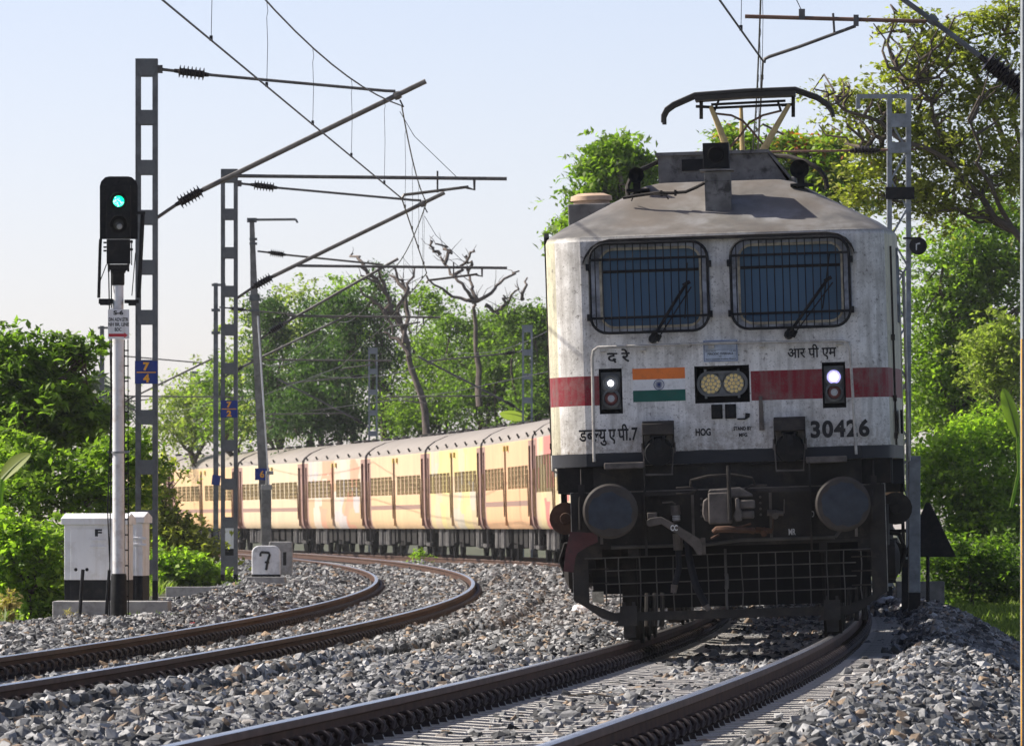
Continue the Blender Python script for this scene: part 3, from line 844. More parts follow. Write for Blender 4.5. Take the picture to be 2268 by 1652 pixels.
# lettering
yt = YF - .004
text('द रे', (-.989, -.796, 2.362, 2.482), yt, M['textblack'], loco, 'lettering', .022)
text('आर पी एम', (.543, .957, 2.335, 2.470), yt, M['textblack'], loco, 'lettering', .018)
text('', (-1.249, -.748, 1.663, 1.845), yt, M['textblack'], loco, 'lettering', .022, [('ड', 0), ('ब', 0), ('ल', 0), ('यु', .16), ('ए', .14), ('पी', .02), ('.7', 0)])
text('30426', (.719, 1.219, 1.673, 1.825), yt, M['textblack'], loco, 'number_lettering', .04)
text('HOG', (-.258, -.128, 1.722, 1.786), yt, M['textblack'], loco, 'lettering', .04)
text('STAND BY', (.065, .22, 1.758, 1.792), yt, M['textblack'], loco, 'lettering', .035)
text('MFG', (.11, .181, 1.703, 1.737), yt, M['textblack'], loco, 'lettering', .035)
mb = MB(); mb.bb(-.171, .122, YF - .012, YF - .001, 2.345, 2.53)
pl = mb.build('overhaul_plate', M['plate'], loco, 0)
mb = MB(); ringplate(rrect(-.165, .116, 2.351, 2.524, .003, 0, 1), rrect(-.161, .112, 2.355, 2.520, .003, 0, 1), YF - .0135, YF - .0122, mb); mb.bb(-.161, .112, YF - .0135, YF - .0122, 2.447, 2.449)
mb.build('border', M['navy'], pl, 0)
for tx, bx in (('PERIODIC OVERHAUL', (-.135, .085, 2.404, 2.424)), ('By', (-.035, -.013, 2.384, 2.396)), ('Electric Locomotive Workshop, Bhusawal', (-.152, .104, 2.360, 2.376)), ('CENTRAL RAILWAY', (-.155, -.06, 2.432, 2.441)), ('C.R. BSL', (.05, .108, 2.432, 2.441))):
    text(tx, bx, YF - .0135, M['textblack'], pl, 'lettering', .02)
# small fittings on the front
for x0 in (-.098, .018):
    mb = MB(); mb.bb(x0, x0 + .062, YF - .035, YF - .001, 1.868, 1.972); mb.bb(x0 - .02, x0 + .075, YF - .012, YF - .001, 1.862, 1.985); mb.build('socket_cover', M['black'], loco, 30, .006)
mb = MB(); mb.prism([(.285, 1.755), (.328, 1.755), (.318, 2.043), (.288, 2.043)], YF - .03, YF - .002); mb.build('bracket_strip', M['greysteel'], loco, 0)
mb = MB(); mb.prism([(.10, 1.862), (.165, 1.862), (.17, 1.905), (.21, 1.90), (.205, 1.868), (.165, 1.848), (.10, 1.85)], YF - .012, YF - .001); mb.build('cover_flap', M['black'], loco, 0)
for side, (x0, x1) in ((-1, (-.706, -.438)), (1, (.408, .676))):
    cx = (x0 + x1) / 2
    mb = MB()
    mb.prism([(YF - .005, 1.862), (YF - .16, 1.835), (YF - .19, 1.745), (YF - .175, 1.735), (YF - .005, 1.80)], x0, x1, 'yz')
    for xx in (x0, x1 - .012):
        mb.prism([(YF - .004, 1.80), (YF - .174, 1.736), (YF - .14, 1.64), (YF - .004, 1.60)], xx, xx + .012, 'yz')
    hd = mb.build('socket_hood', M['under2'], loco, 20, .004)
    mb = MB(); mb.lathe([(.10, 0), (.118, .02), (.122, .09), (.112, .13), (.0, .14)], (cx, YF - .04, 1.615), (0, -1, -.25), 20)
    mb.cyl((cx - .07, YF - .15, 1.728), (cx + .07, YF - .15, 1.728), .016)
    for sx_ in (-.045, .045): mb.box((cx + sx_, YF - .18, 1.69), (.022, .02, .085))
    mb.box((cx, YF - .195, 1.66), (.05, .02, .10))
    mb.build('socket_cap', M['black'], loco)
    mb = MB(); mb.tube([(cx - .13, YF - .1, 1.62), (cx - .122, YF - .13, 1.41), (cx + .108, YF - .13, 1.405), (cx + .125, YF - .1, 1.62)], .008, 6)
    mb.bb(cx - .125, cx + .115, YF - .15, YF - .11, 1.398, 1.412); mb.box((cx - .135, YF - .06, 1.63), (.022, .1, .09)); mb.box((cx + .132, YF - .06, 1.63), (.022, .1, .09))
    mb.build('cable_bracket', M['greysteel'], loco)
for x0, x1 in ((-1.035, -.70), (.672, 1.02)):
    mb = MB(); mb.bb(x0, x1, YF - .22, YF - .005, 1.462, 1.516); mb.build('step', M['greysteel'], loco, 0, .008)
# arched plate under the skirt
mb = MB(); mb.prism([(-.44, 1.488), (-.43, 1.462), (-.22, 1.462), (-.15, 1.487)], YF + .004, YF + .05); mb.prism([(.12, 1.488), (.14, 1.462), (.40, 1.462), (.41, 1.488)], YF + .004, YF + .05); mb.build('skirt_plate', M['under'], loco, 0)
mb = MB()
for s_ in (-1, 1):
    q_ = 1.385 if s_ > 0 else 1.44; mb.prism([(s_ * 1.14, 1.488), (s_ * q_, 1.488), (s_ * q_, 1.277), (s_ * 1.14, 1.277)], YF + .10, YF + .36)
mb.build('corner_box', M['under'], loco, 0, .004)
# headstock, buffers, coupler
mb = MB()
mb.bb(-1.30, 1.30, YF - .06, YF - .02, .82, 1.275)
mb.bb(-1.139, 1.139, YF + .05, YF + .5, 1.2, 1.489)
for s_ in (-1, 1): mb.prism([(s_ * .70, 1.46), (s_ * 1.12, 1.46), (s_ * .70, 1.29)], YF - .02, YF + .02)
for xx in (-.70, .70): mb.bb(xx - .008, xx + .008, YF - .25, YF - .06, .72, 1.47)
mb.build('headstock', M['guardframe'], loco, 0)
mb = MB(); mb.bb(-.80, 1.19, YF + .5, YF + .8, .27, .82); mb.bb(-1.19, -.80, YF + .6, YF + .8, .40, .82); mb.build('dark_guard_backing', M['recess'], loco, 0)  # black boxes added behind the guard bars to stand in for deep shade
for s_ in (-1, 1):
    cx = -.981 if s_ < 0 else .977
    mb = MB(); mb.lathe([(.17, .56), (.17, .46), (.145, .45), (.135, .22), (.10, .215), (.10, .04)], (cx, 0, 1.106), (0, 1, 0), 20)
    bf = mb.build('buffer', M['under'], loco)
    mb = MB(); mb.lathe([(.0, -.012), (.12, -.006), (.215, .008), (.233, .022), (.228, .045), (.10, .06)], (cx, 0, 1.106), (0, 1, 0), 40); mb.build('buffer_face', M['grease'], bf, 25)
    rg = random.Random(5 + s_); pts = []
    for i in range(26):
        a = i * 2 * math.pi / 26; rr = .178 + rg.uniform(-.018, .02) + (.02 * math.cos(2 * a) if s_ < 0 else 0.012)
        pts.append((cx + rr * math.cos(a) + (0 if s_ < 0 else .015), 1.104 + rr * math.sin(a) * .95))
    mb = MB(); vs = [Vector((cx, -.026, 1.106))] + [Vector((px, -.012, pz)) for px, pz in pts]
    mb.add(vs, [(0, i + 1, (i + 1) % 26 + 1) for i in range(26)]); mb.build('grease_patch', M['greasepatch'], bf, 60)
    mb = MB(); hx = -1.243 if s_ < 0 else 1.236
    mb.tube([(hx, YF - .1, 1.27), (hx - .012, YF - .13, 1.2), (hx - .014, YF - .13, .96)], .012, 6); mb.box((hx + .005, YF - .12, 1.29), (.05, .05, .10)); mb.tube([(hx + .005, YF - .08, 1.34), (hx + .005, YF - .06, 1.47)], .008, 5)
    mb.build('lamp_bracket', M['under2'], loco)
mb = MB()
mb.bb(-.155, .035, .02, .4, .972, 1.235); mb.prism([(-.155, 1.235), (-.145, 1.265), (-.02, 1.268), (.11, 1.278), (.17, 1.24), (.215, 1.215), (.22, 1.19), (.035, 1.19)], .08, .4)
mb.prism([(-.20, 1.17), (-.155, 1.2), (-.155, .99), (-.19, 1.0), (-.21, 1.06)], .1, .35)
cb = mb.build('coupler', M['greysteel'], loco, 20, .012)
mb = MB(); mb.prism([(.075, 1.185), (.105, 1.185), (.112, 1.10), (.135, 1.04), (.12, .99), (.075, .985), (.05, 1.03), (.075, 1.09)], -.02, .12)
mb.bb(.11, .235, .02, .3, 1.095, 1.165); mb.bb(.125, .225, .04, .3, 1.01, 1.075); mb.build('knuckle', M['greysteel'], cb, 20, .012)
mb = MB(); mb.tube([(.025, -.02, 1.0), (.026, -.02, 1.455)], .017, 8); mb.cyl((.026, -.02, 1.41), (.026, -.02, 1.46), .02, .014, 8); mb.build('lifting_rod', M['under2'], cb)
mb = MB(); mb.tube([(-.12, .0, .905), (-.09, -.01, .925), (.0, -.02, .925), (.18, .0, .91), (.22, .03, .905)], [.02, .028, .03, .024, .03], 8); mb.tube([(-.14, -.02, .85), (-.07, -.02, .885)], .011, 6); mb.tube([(.09, 0, .935), (.20, .02, .965)], .010, 6); mb.build('release_handle', M['rust'], cb)
mb = MB(); mb.tube([(-.305, .25, 1.30), (-.30, .2, 1.345), (-.15, .16, 1.378), (.05, .15, 1.382), (.22, .2, 1.35), (.24, .25, 1.29)], .011, 6); mb.build('uncoupling_bar', M['under2'], loco)
for x0, x1, sg in ((-.70, -.28, 1), (.19, .70, -1)):
    mb = MB(); mb.bb(x0, x1, .34, .44, 1.225, 1.262)
    e = x1 if sg > 0 else x0
    mb.tube([(e - .15 * sg, .32, 1.283), (e - .02 * sg, .32, 1.288), (e + .03 * sg, .32, 1.265), (e - .02 * sg, .32, 1.24), (e - .15 * sg, .32, 1.235)], .012, 6)
    mb.build('lever_guide', M['under2'], loco)
mb = MB()
for zz in (1.19, 1.14, 1.09, 1.04): mb.lathe([(.012, 0), (.010, .012)], (-.225, YF - .06, zz), (0, -1, 0), 6); mb.lathe([(.012, 0), (.010, .012)], (.275, YF - .06, zz), (0, -1, 0), 6)
for xx, z0_, z1_ in ((-.30, .83, 1.26), (.36, .83, 1.26), (1.08, .83, 1.2), (-1.08, .83, 1.2)): mb.bb(xx - .012, xx + .012, YF - .072, YF - .06, z0_, z1_)
mb.bb(-1.29, 1.29, YF - .07, YF - .06, 1.262, 1.274); mb.build('headstock_bolts', M['greysteel'], loco, 0)
mb = MB(); mb.tube([(-1.0, YF - .1, .80), (-.2, YF - .1, .80), (.1, YF - .1, .83), (.9, YF - .1, .83)], .016, 6); mb.tube([(.9, YF - .1, .83), (.96, YF - .1, .9), (.96, YF - .1, 1.2)], .016, 6); mb.build('air_pipe', M['guardbar'], loco)
# hanging side link, hoses, cocks
mb = MB(); mb.prism([(-.69, .985), (-.685, 1.022), (-.65, 1.04), (-.562, 1.048), (-.40, .955), (-.23, .845), (-.215, .79), (-.23, .715), (-.262, .712), (-.30, .78), (-.44, .90), (-.56, .985), (-.665, .965)], YF - .36, YF - .31); mb.bb(-.68, -.60, YF - .31, YF - .10, 1.03, 1.085); mb.bb(-.235, -.195, YF - .33, YF - .25, .72, .86)
lk_ = mb.build('side_link', M['greysteel'], loco, 20, .005)
text('CC', (-.485, -.425, .925, .975), YF - .362, M['textwhite'], lk_, 'lettering', .03)
mb = MB(); mb.cyl((-.445, YF - .2, 1.14), (-.44, YF - .2, 1.06), .04, .043, 10); mb.cyl((-.44, YF - .2, 1.06), (-.435, YF - .2, 1.0), .03, .03, 10); mb.tube([(-.44, YF - .2, 1.15), (-.47, YF - .22, 1.17), (-.55, YF - .24, 1.165)], .008, 5); mb.cyl((-.43, YF - .2, .9), (-.43, YF - .2, .76), .045, .04, 10)
hs = mb.build('hose_cock', M['greysteel'], loco)
mb = MB()
for q in (1.02, 1.035, 1.05): mb.cyl((-.438, YF - .2, q - .004), (-.438, YF - .2, q + .004), .034, n=10)
mb.build('white_rings', M['textwhite'], hs)
mb = MB(); mb.tube([(-.435, YF - .2, .98), (-.43, YF - .2, .76), (-.425, YF - .22, .62), (-.45, YF - .24, .52), (-.472, YF - .25, .45)], .026, 8); h1 = mb.build('brake_hose', M['rubber'], loco)
mb = MB(); mb.cyl((-.468, YF - .25, .47), (-.480, YF - .25, .40), .031, .024, 10); mb.build('hose_end', M['greysteel'], h1)
mb = MB(); mb.tube([(-.345, YF - .2, .84), (-.342, YF - .22, .72), (-.32, YF - .25, .60), (-.285, YF - .27, .45), (-.21, YF - .27, .29)], .032, 8); h2 = mb.build('brake_hose', M['rubber'], loco)
mb = MB(); mb.cyl((-.215, YF - .27, .30), (-.185, YF - .27, .245), .03, .02, 8); mb.build('hose_end', M['greysteel'], h2)
for cx, cz, q in ((.40, 1.045, 0), (.30, .90, 1)):
    mb = MB(); mb.cyl((cx - .07, YF - .15, cz + .01), (cx + .07, YF - .15, cz), .028, .022, 8); mb.cyl((cx, YF - .08, cz), (cx, YF - .2, cz - .02), .035, .03, 8); mb.tube([(cx + .075, YF - .16, cz), (cx + .08, YF - .16, cz + .12)], .006, 5); mb.build('air_cock', M['rust'] if q else M['greysteel'], loco)
text('MR', (.507, .566, .86, .913), YF - .0625, M['textwhite'], loco, 'lettering', .03)
text('D', (.703, .728, 1.005, 1.06), YF - .0625, M['textwhite'], loco, 'lettering', .03)
# cattle guard: side plates, frame, bars
mb = MB()
for s_ in (-1, 1):
    mb.prism([(s_ * 1.33, 1.27), (s_ * 1.2, 1.27), (s_ * 1.2, .335), (s_ * 1.232, .30), (s_ * 1.33, .36)], YF - .09, YF - .06)
    mb.prism([(s_ * 1.335, 1.275), (s_ * 1.318, 1.275), (s_ * 1.318, .355), (s_ * 1.335, .36)], YF - .06, YF + .14, mi=1)
    mb.prism([(s_ * 1.232, .30), (s_ * 1.2, .335), (s_ * 1.0, .247), (s_ * 1.0, .172), (s_ * 1.1, .205)], YF - .10, YF - .06)
mb.bb(-1.0, 1.0, YF - .11, YF - .06, .172, .247)
mb.bb(-1.2, 1.2, YF - .08, YF - .06, .785, .818)
for x0, x1 in ((-1.2, -1.08), (-.86, -.77), (.76, .83), (1.09, 1.2)): mb.bb(x0, x1, YF - .078, YF - .058, .70, .785)
for xx, zz in ((-1.2, .62), (-1.2, .50), (1.2, .66), (1.2, .54), (1.2, .42), (1.2, .715)): mb.bb(min(xx, xx - .17 * np.sign(xx)), max(xx, xx - .17 * np.sign(xx)), YF - .13, YF - .09, zz - .006, zz + .006)
cg = mb.build('cattle_guard', [M['guardframe'], M['rail']], loco, 0)
for i in range(16):
    xb = -1.055 + i * .1445 + (.0 if i != 1 else -.03)
    zt = .718; zb = .246 if abs(xb) < 1.0 else .30
    mb = MB(); rb = random.Random(i)
    if i == 7: mb.tube([(xb + .01, YF - .14, .76), (xb + .01, YF - .14, .25)], .012, 6); mb.tube([(xb + .012, YF - .14, .55), (xb + .018, YF - .14, .5), (xb + .012, YF - .14, .42)], .018, 6)
    else: mb.tube([(xb, YF - .115, zt), (xb + rb.uniform(-.006, .006), YF - .118, .6), (xb + rb.uniform(-.008, .008), YF - .116, .4), (xb + rb.uniform(-.003, .003), YF - .115, zb)], .0055, 5)
    mb.build('bar', M['guardbar'], cg)
for zz in (.716, .606, .494, .386):
    mb = MB(); mb.tube([(-1.06 if zz < .7 else -1.23, YF - .104, zz - .004), (-.5, YF - .104, zz), (.3, YF - .104, zz + .004), (1.07 if zz < .7 else 1.2, YF - .104, zz + .006)], .006, 5); mb.build('bar', M['guardbar'], cg)
for s_ in (-1, 1):
    cx = -.865 if s_ < 0 else .857
    mb = MB(); mb.bb(cx - .07, cx + .07, YF - .16, YF - .112, .13, .30); mb.prism([(cx - .07, .2), (cx - .07, .13), (cx - .13, .13)], YF - .15, YF - .12); mb.bb(cx - .055, cx - .03, YF - .15, YF - .12, .30, .335); mb.bb(cx + .03, cx + .055, YF - .15, YF - .12, .30, .335); mb.cyl((cx, YF - .16, .215), (cx, YF - .17, .215), .014, n=8)
    mb.bb(cx - .05, cx + .05, YF - .10, YF - .02, .03, .2)
    for q in (.10, .17, .24): mb.tube([(cx + .055 + q * .95, YF + .2, .4), (cx + .05 + q * .9, YF + .12, .12)], .022, 6)
    mb.build('rail_guard', M['guardframe'], loco, 0)
mb = MB(); mb.prism([(-1.336, .945), (-1.11, .925), (-1.106, .85), (-1.20, .81), (-1.278, .765), (-1.30, .72), (-1.318, .60), (-1.404, .612), (-1.375, .80)], YF - .3, YF - .27); mb.build('corner_plate', M['maroon'], loco, 0)
mb = MB(); mb.bb(-1.17, -1.075, YF - .16, YF - .14, .34, .43); o = mb.build('loose_plate', M['seal'], loco, 0)
# bogies seen beside the guard, wheels, gear under the frame
for y0 in (3.3, 16.4):
    bg_ = tag(empty('bogie', (0, 0, 0))); bg_.parent = loco
    mb = MB()
    for s_ in (-1, 1):
        mb.bb(s_ * 1.16, s_ * 1.30, y0 - 2.2, y0 + 2.4, .62, .92); mb.bb(s_ * 1.15, s_ * 1.32, y0 - .5, y0 + .5, .5, 1.1)
    for yy in (-2.0, 2.1): mb.bb(-1.2, 1.2, y0 + yy - .1, y0 + yy + .1, .55, .85)
    mb.bb(-.7, .7, y0 - 1.6, y0 + 1.6, .35, .8)
    mb.build('bogie_frame', M['under'], bg_, 0)
    for q in (-1.85, 0, 1.85):
        for s_ in (-1, 1):
            mb = MB(); mb.lathe([(.546, -.07), (.546, .055), (.58, .06), (.575, .085), (.2, .09), (.12, .12), (.12, -.1)], (s_ * .86, y0 + q, .546), (-s_, 0, 0), 28); mb.build('wheel', M['under'], bg_)
            mb = MB(); mb.lathe([(.17, 0), (.17, .12), (.11, .15), (.06, .16)], (s_ * 1.28, y0 + q, .62), (s_, 0, 0), 14); mb.cyl((s_ * 1.24, y0 + q - .35, .75), (s_ * 1.24, y0 + q - .35, 1.1), .12, n=10); mb.cyl((s_ * 1.24, y0 + q + .35, .75), (s_ * 1.24, y0 + q + .35, 1.1), .12, n=10); mb.build('axle_box', M['under2'], bg_)
mb = MB(); mb.bb(-1.2, 1.2, .9, 19.6, 1.0, 1.275); mb.bb(-1.25, 1.25, 7.4, 12.6, .45, 1.0); mb.build('underframe', M['under'], loco, 0)
for s_ in (-1, 1):
    mb = MB(); mb.lathe([(.05, 0), (.13, .0), (.14, .02), (.14, .05), (.05, .055), (.045, .12)], (s_ * 1.42, 1.6, 1.06), (0, -1, 0), 18); mb.tube([(s_ * 1.42, 1.6, 1.06), (s_ * 1.3, 1.62, 1.0)], .03, 6); mb.build('wheel_damper', M['rust'] if s_ < 0 else M['under2'], loco)
    mb = MB(); mb.prism([(s_ * 1.30, .83), (s_ * 1.47, .745), (s_ * 1.475, .70), (s_ * 1.40, .46), (s_ * 1.30, .40)], 1.9, 2.4); mb.tube([(s_ * 1.3, 1.85, .86), (s_ * 1.44, 1.85, .84), (s_ * 1.49, 1.9, .70), (s_ * 1.42, 1.9, .5)], .02, 6); mb.bb(s_ * 1.33, s_ * 1.40, 1.7, 1.8, .42, .52); mb.build('sand_box', M['under'], loco, 0)
# cab doors, side windows, hand holds
for s_ in (-1, 1):
    mb = MB(); mb.bb(s_ * 1.47, s_ * 1.503, 1.75, 2.25, 2.66, 3.3); sw = mb.build('side_window', M['winframe'], loco, 0)
    mb = MB(); mb.bb(s_ * 1.49, s_ * 1.507, 1.80, 2.2, 2.72, 3.24); mb.build('pane', M['glass'], sw, 0)
    mb = MB(); mb.bb(s_ * 1.47, s_ * 1.51, 2.4, 3.05, 1.35, 3.25); dr = mb.build('cab_door', M['sidecream'], loco, 0, .006)
    mb = MB(); mb.bb(s_ * 1.512, s_ * 1.535, 2.46, 2.60, 2.1, 2.14); mb.build('handle', M['rail'], dr)
    for yy in (2.25, 3.2):
        mb = MB(); mb.tube([(s_ * 1.49, yy, 1.45), (s_ * 1.545, yy, 1.48), (s_ * 1.545, yy, 3.1), (s_ * 1.49, yy, 3.13)], .014, 6); mb.build('door_handrail', M['rail'], loco)
    mb = MB()
    for zz in (.55, .85, 1.15): mb.bb(s_ * 1.25, s_ * 1.50, 2.4, 3.0, zz, zz + .03)
    for yy in (2.4, 2.98): mb.bb(s_ * 1.46, s_ * 1.49, yy, yy + .03, .55, 1.275)
    mb.build('side_steps', M['under'], loco, 0)
    mb = MB()
    for q in range(9): mb.bb(s_ * 1.495, s_ * 1.512, 4.2 + q * 1.5, 5.3 + q * 1.5, 2.55, 3.1)
    mb.build('side_louvres', M['winframe'], loco, 0)
    mb = MB(); mb.bb(s_ * 1.48, s_ * 1.503, 1.3, 1.6, 1.7, 1.9) if s_ > 0 else mb.prism([(1.14, 3.13), (1.10, 3.34), (1.08, 3.46), (1.16, 3.50), (1.24, 3.44), (1.22, 3.2)], s_ * 1.475, s_ * 1.515, 'yz'); mb.build('cab_mirror' if s_ < 0 else 'socket_cover', M['black'], loco, 0)
    mb = MB(); xs_ = s_ * (1.442 if s_ > 0 else 1.508); mb.tube([(xs_, 1.2, 1.60), (xs_, 1.2, 3.3)], .010, 5)
    for zz in (1.68, 2.0, 2.52): mb.box((xs_, 1.2, zz), (.03, .05, .05))
    mb.build('corner_strip', M['under2'], loco)
# roof: equipment fairing, top headlight, horns, cable, vents
mb = MB()
fr_ = lambda y, zt, zb: [Vector((-.545, y, zb)), Vector((-.545, y, zt)), Vector((.405, y, zt)), (Vector((.555, y, zt - .23))), Vector((.565, y, zb))]
mb.loft([fr_(2.0, 4.165, 3.88), fr_(4.6, 4.165, 3.88)], caps=(True, True))
mb.bb(-.565, .415, 1.97, 4.62, 4.166, 4.195); mb.prism([(.405, 4.17), (.425, 4.185), (.60, 3.955), (.58, 3.945)], 1.97, 4.62)
rb_ = mb.build('roof_fairing', M['roofgrey'], loco, 0)
mb = MB(); mb.bb(-.34, -.135, 1.985, 1.999, 4.03, 4.13); mb.build('vent_grille', M['black'], rb_, 0)
mb = MB(); mb.bb(-.128, .096, 1.10, 1.40, 3.60, 3.98); mb.bb(-.165, .125, 1.06, 1.44, 3.985, 4.0); mb.bb(-.13, .098, 1.095, 1.41, 3.895, 3.90); tl = mb.build('top_lamp_pedestal', M['roofgrey'], loco, 0, .005)
mb = MB(); mb.bb(-.135, .087, 1.09, 1.42, 4.001, 4.225); mb.build('top_lamp_box', M['black'], tl, 0, .004)
mb = MB(); mb.lathe([(.072, 0), (.072, .02), (.062, .025), (.058, .012), (.0, .008)], (-.024, 1.089, 4.125), (0, -1, 0), 24); mb.build('top_lamp_lens', M['recess'], tl)
for cx, cz, r_, px in ((-.72, 3.985, .068, -.72), (.682, 3.992, .083, .69)):
    mb = MB(); mb.lathe([(.02, .34), (.025, .12), (.05, .03), (r_, -.01), (r_, .0), (r_ * .75, .02), (.02, .06)], (cx, 1.45, cz), (0, 1, 0), 20); mb.bb(px - .03, px + .03, 1.5, 1.62, 3.83, cz - .02); mb.bb(px - .09, px + .11, 1.46, 1.66, 3.845, 3.87); mb.build('horn', M['black'], loco)
mb = MB(); mb.tube([(-.55, 2.1, 4.12), (-.69, 1.9, 4.05), (-.77, 1.75, 3.99), (-.805, 1.65, 3.90), (-.80, 1.6, 3.80)], .02, 7); mb.build('horn_pipe', M['under2'], loco)
mb = MB(); mb.tube([(.40, 2.2, 4.15), (.58, 2.0, 4.13), (.74, 1.9, 4.07), (.85, 1.85, 4.0), (.90, 1.85, 3.92), (.91, 1.85, 3.83)], .022, 7); mb.build('horn_pipe', M['under2'], loco)
mb = MB(); mb.tube([(-.83, 1.22, 3.785), (-.70, 1.18, 3.80), (-.55, 1.16, 3.815), (-.40, 1.14, 3.81), (-.29, 1.12, 3.815), (-.20, 1.10, 3.85), (-.128, 1.10, 3.885)], .014, 6)
mb.tube([(-.76, 1.25, 3.76), (-.74, 1.2, 3.80), (-.56, 1.15, 3.805), (-.46, 1.1, 3.79), (-.44, 1.1, 3.755)], .007, 5); mb.box((-.5, 1.15, 3.81), (.02, .04, .05)); mb.box((-.38, 1.14, 3.81), (.02, .04, .05)); mb.build('roof_cable', M['under2'], loco)
mb = MB(); mb.bb(-1.46, -.95, 5.2, 6.2, 3.55, 3.90); vb = mb.build('roof_vent', M['roofgrey'], loco, 0, .01)
mb = MB(); mb.lathe([(.165, 0), (.165, .04), (.19, .045), (.185, .085), (.12, .11), (.0, .115)], (-1.265, 5.7, 3.90), (0, 0, 1), 24); mb.build('vent_cap', M['fadedcap'], vb)
mb = MB()
for yy in (6.0, 8.2, 10.4, 12.6): mb.bb(-.6, .6, yy, yy + 1.6, 3.91, 4.12)
mb.build('roof_hatches', M['roofgrey'], loco, 0, .02)
# raised rear pantograph
PY = 16.6
pn = tag(empty('pantograph', (0, 0, 0))); pn.parent = loco
def Q(k, x, y):      # picture point of the 2268 wide photograph to loco coordinates at the pantograph
    w = P(x, y, 71.8 + PY)
    return loco.rotation_euler.to_matrix().inverted() @ (w - Vector(loco.location))
def qp(x, y, dy=0):
    v = Q(0, x, y); return (v.x, PY + dy, v.z)
mb = MB()
top = [(1470, 274), (1470, 258), (1477, 244), (1492, 233), (1540, 212), (1650, 204), (1762, 200), (1810, 217), (1832, 232), (1842, 246), (1845, 258)]
for dy in (-.22, .22): mb.tube([qp(x, y, dy) for x, y in top], .024, 6)
a = [qp(x, y + 4, -.24) for x, y in top[4:7]]
mb.loft([[Vector(v), Vector(v) + Vector((0, .48, 0)), Vector(v) + Vector((0, .48, -.045)), Vector(v) + Vector((0, 0, -.045))] for v in a], caps=(True, True))
mb.build('collector_head', M['carbon'], pn)
mb = MB()
for (x0, y0, x1, y1) in ((1573, 240, 1752, 232), (1575, 232, 1740, 224)): mb.tube([qp(x0, y0), qp(x1, y1)], .014, 6)
for x in (1553, 1757):
    y = 222 if x > 1600 else 226
    mb.tube([qp(x, y - 8), qp(x, y + 38)], .02, 6); mb.tube([qp(x - 12 if x < 1600 else x, y + 10), qp(x + (24 if x < 1600 else -26), y + 12)], .016, 6)
for x in (1592, 1722): mb.tube([qp(x, 222), qp(x - 10 if x < 1600 else x + 8, 248)], .013, 6)
mb.build('head_spring', M['under'], pn)
mb = MB(); mb.tube([qp(1574, 236), qp(1588, 270), qp(1606, 318), qp(1622, 360)], [.024, .03, .04, .045], 8); mb.tube([qp(1748, 232), qp(1720, 280), qp(1690, 335), qp(1672, 370)], [.024, .03, .042, .048], 8)
mb.tube([qp(1640, 232, .3), qp(1642, 290, .3), qp(1644, 350, .3)], [.018, .024, .03], 8); mb.build('pantograph_arm', M['panarm'], pn)
mb = MB()
mb.tube([qp(1585, 252), qp(1620, 256), qp(1645, 268), qp(1665, 290), qp(1690, 320), qp(1702, 330)], .012, 6); mb.tube([qp(1730, 246), qp(1690, 256), qp(1660, 272), qp(1640, 300), qp(1612, 332)], .012, 6); mb.build('cross_brace', M['tuberust'], pn)
mb = MB(); mb.bb(-.6, .6, PY - .6, PY + .9, 4.12, 4.2)
for sx_ in (-.5, .5):
    for yy in (-.5, .8): mb.lathe([(.05, 0), (.09, .05), (.06, .08), (.09, .11), (.06, .14), (.05, .2)], (sx_, PY + yy, 3.92), (0, 0, 1), 10)
mb.build('pantograph_base', M['under'], pn)
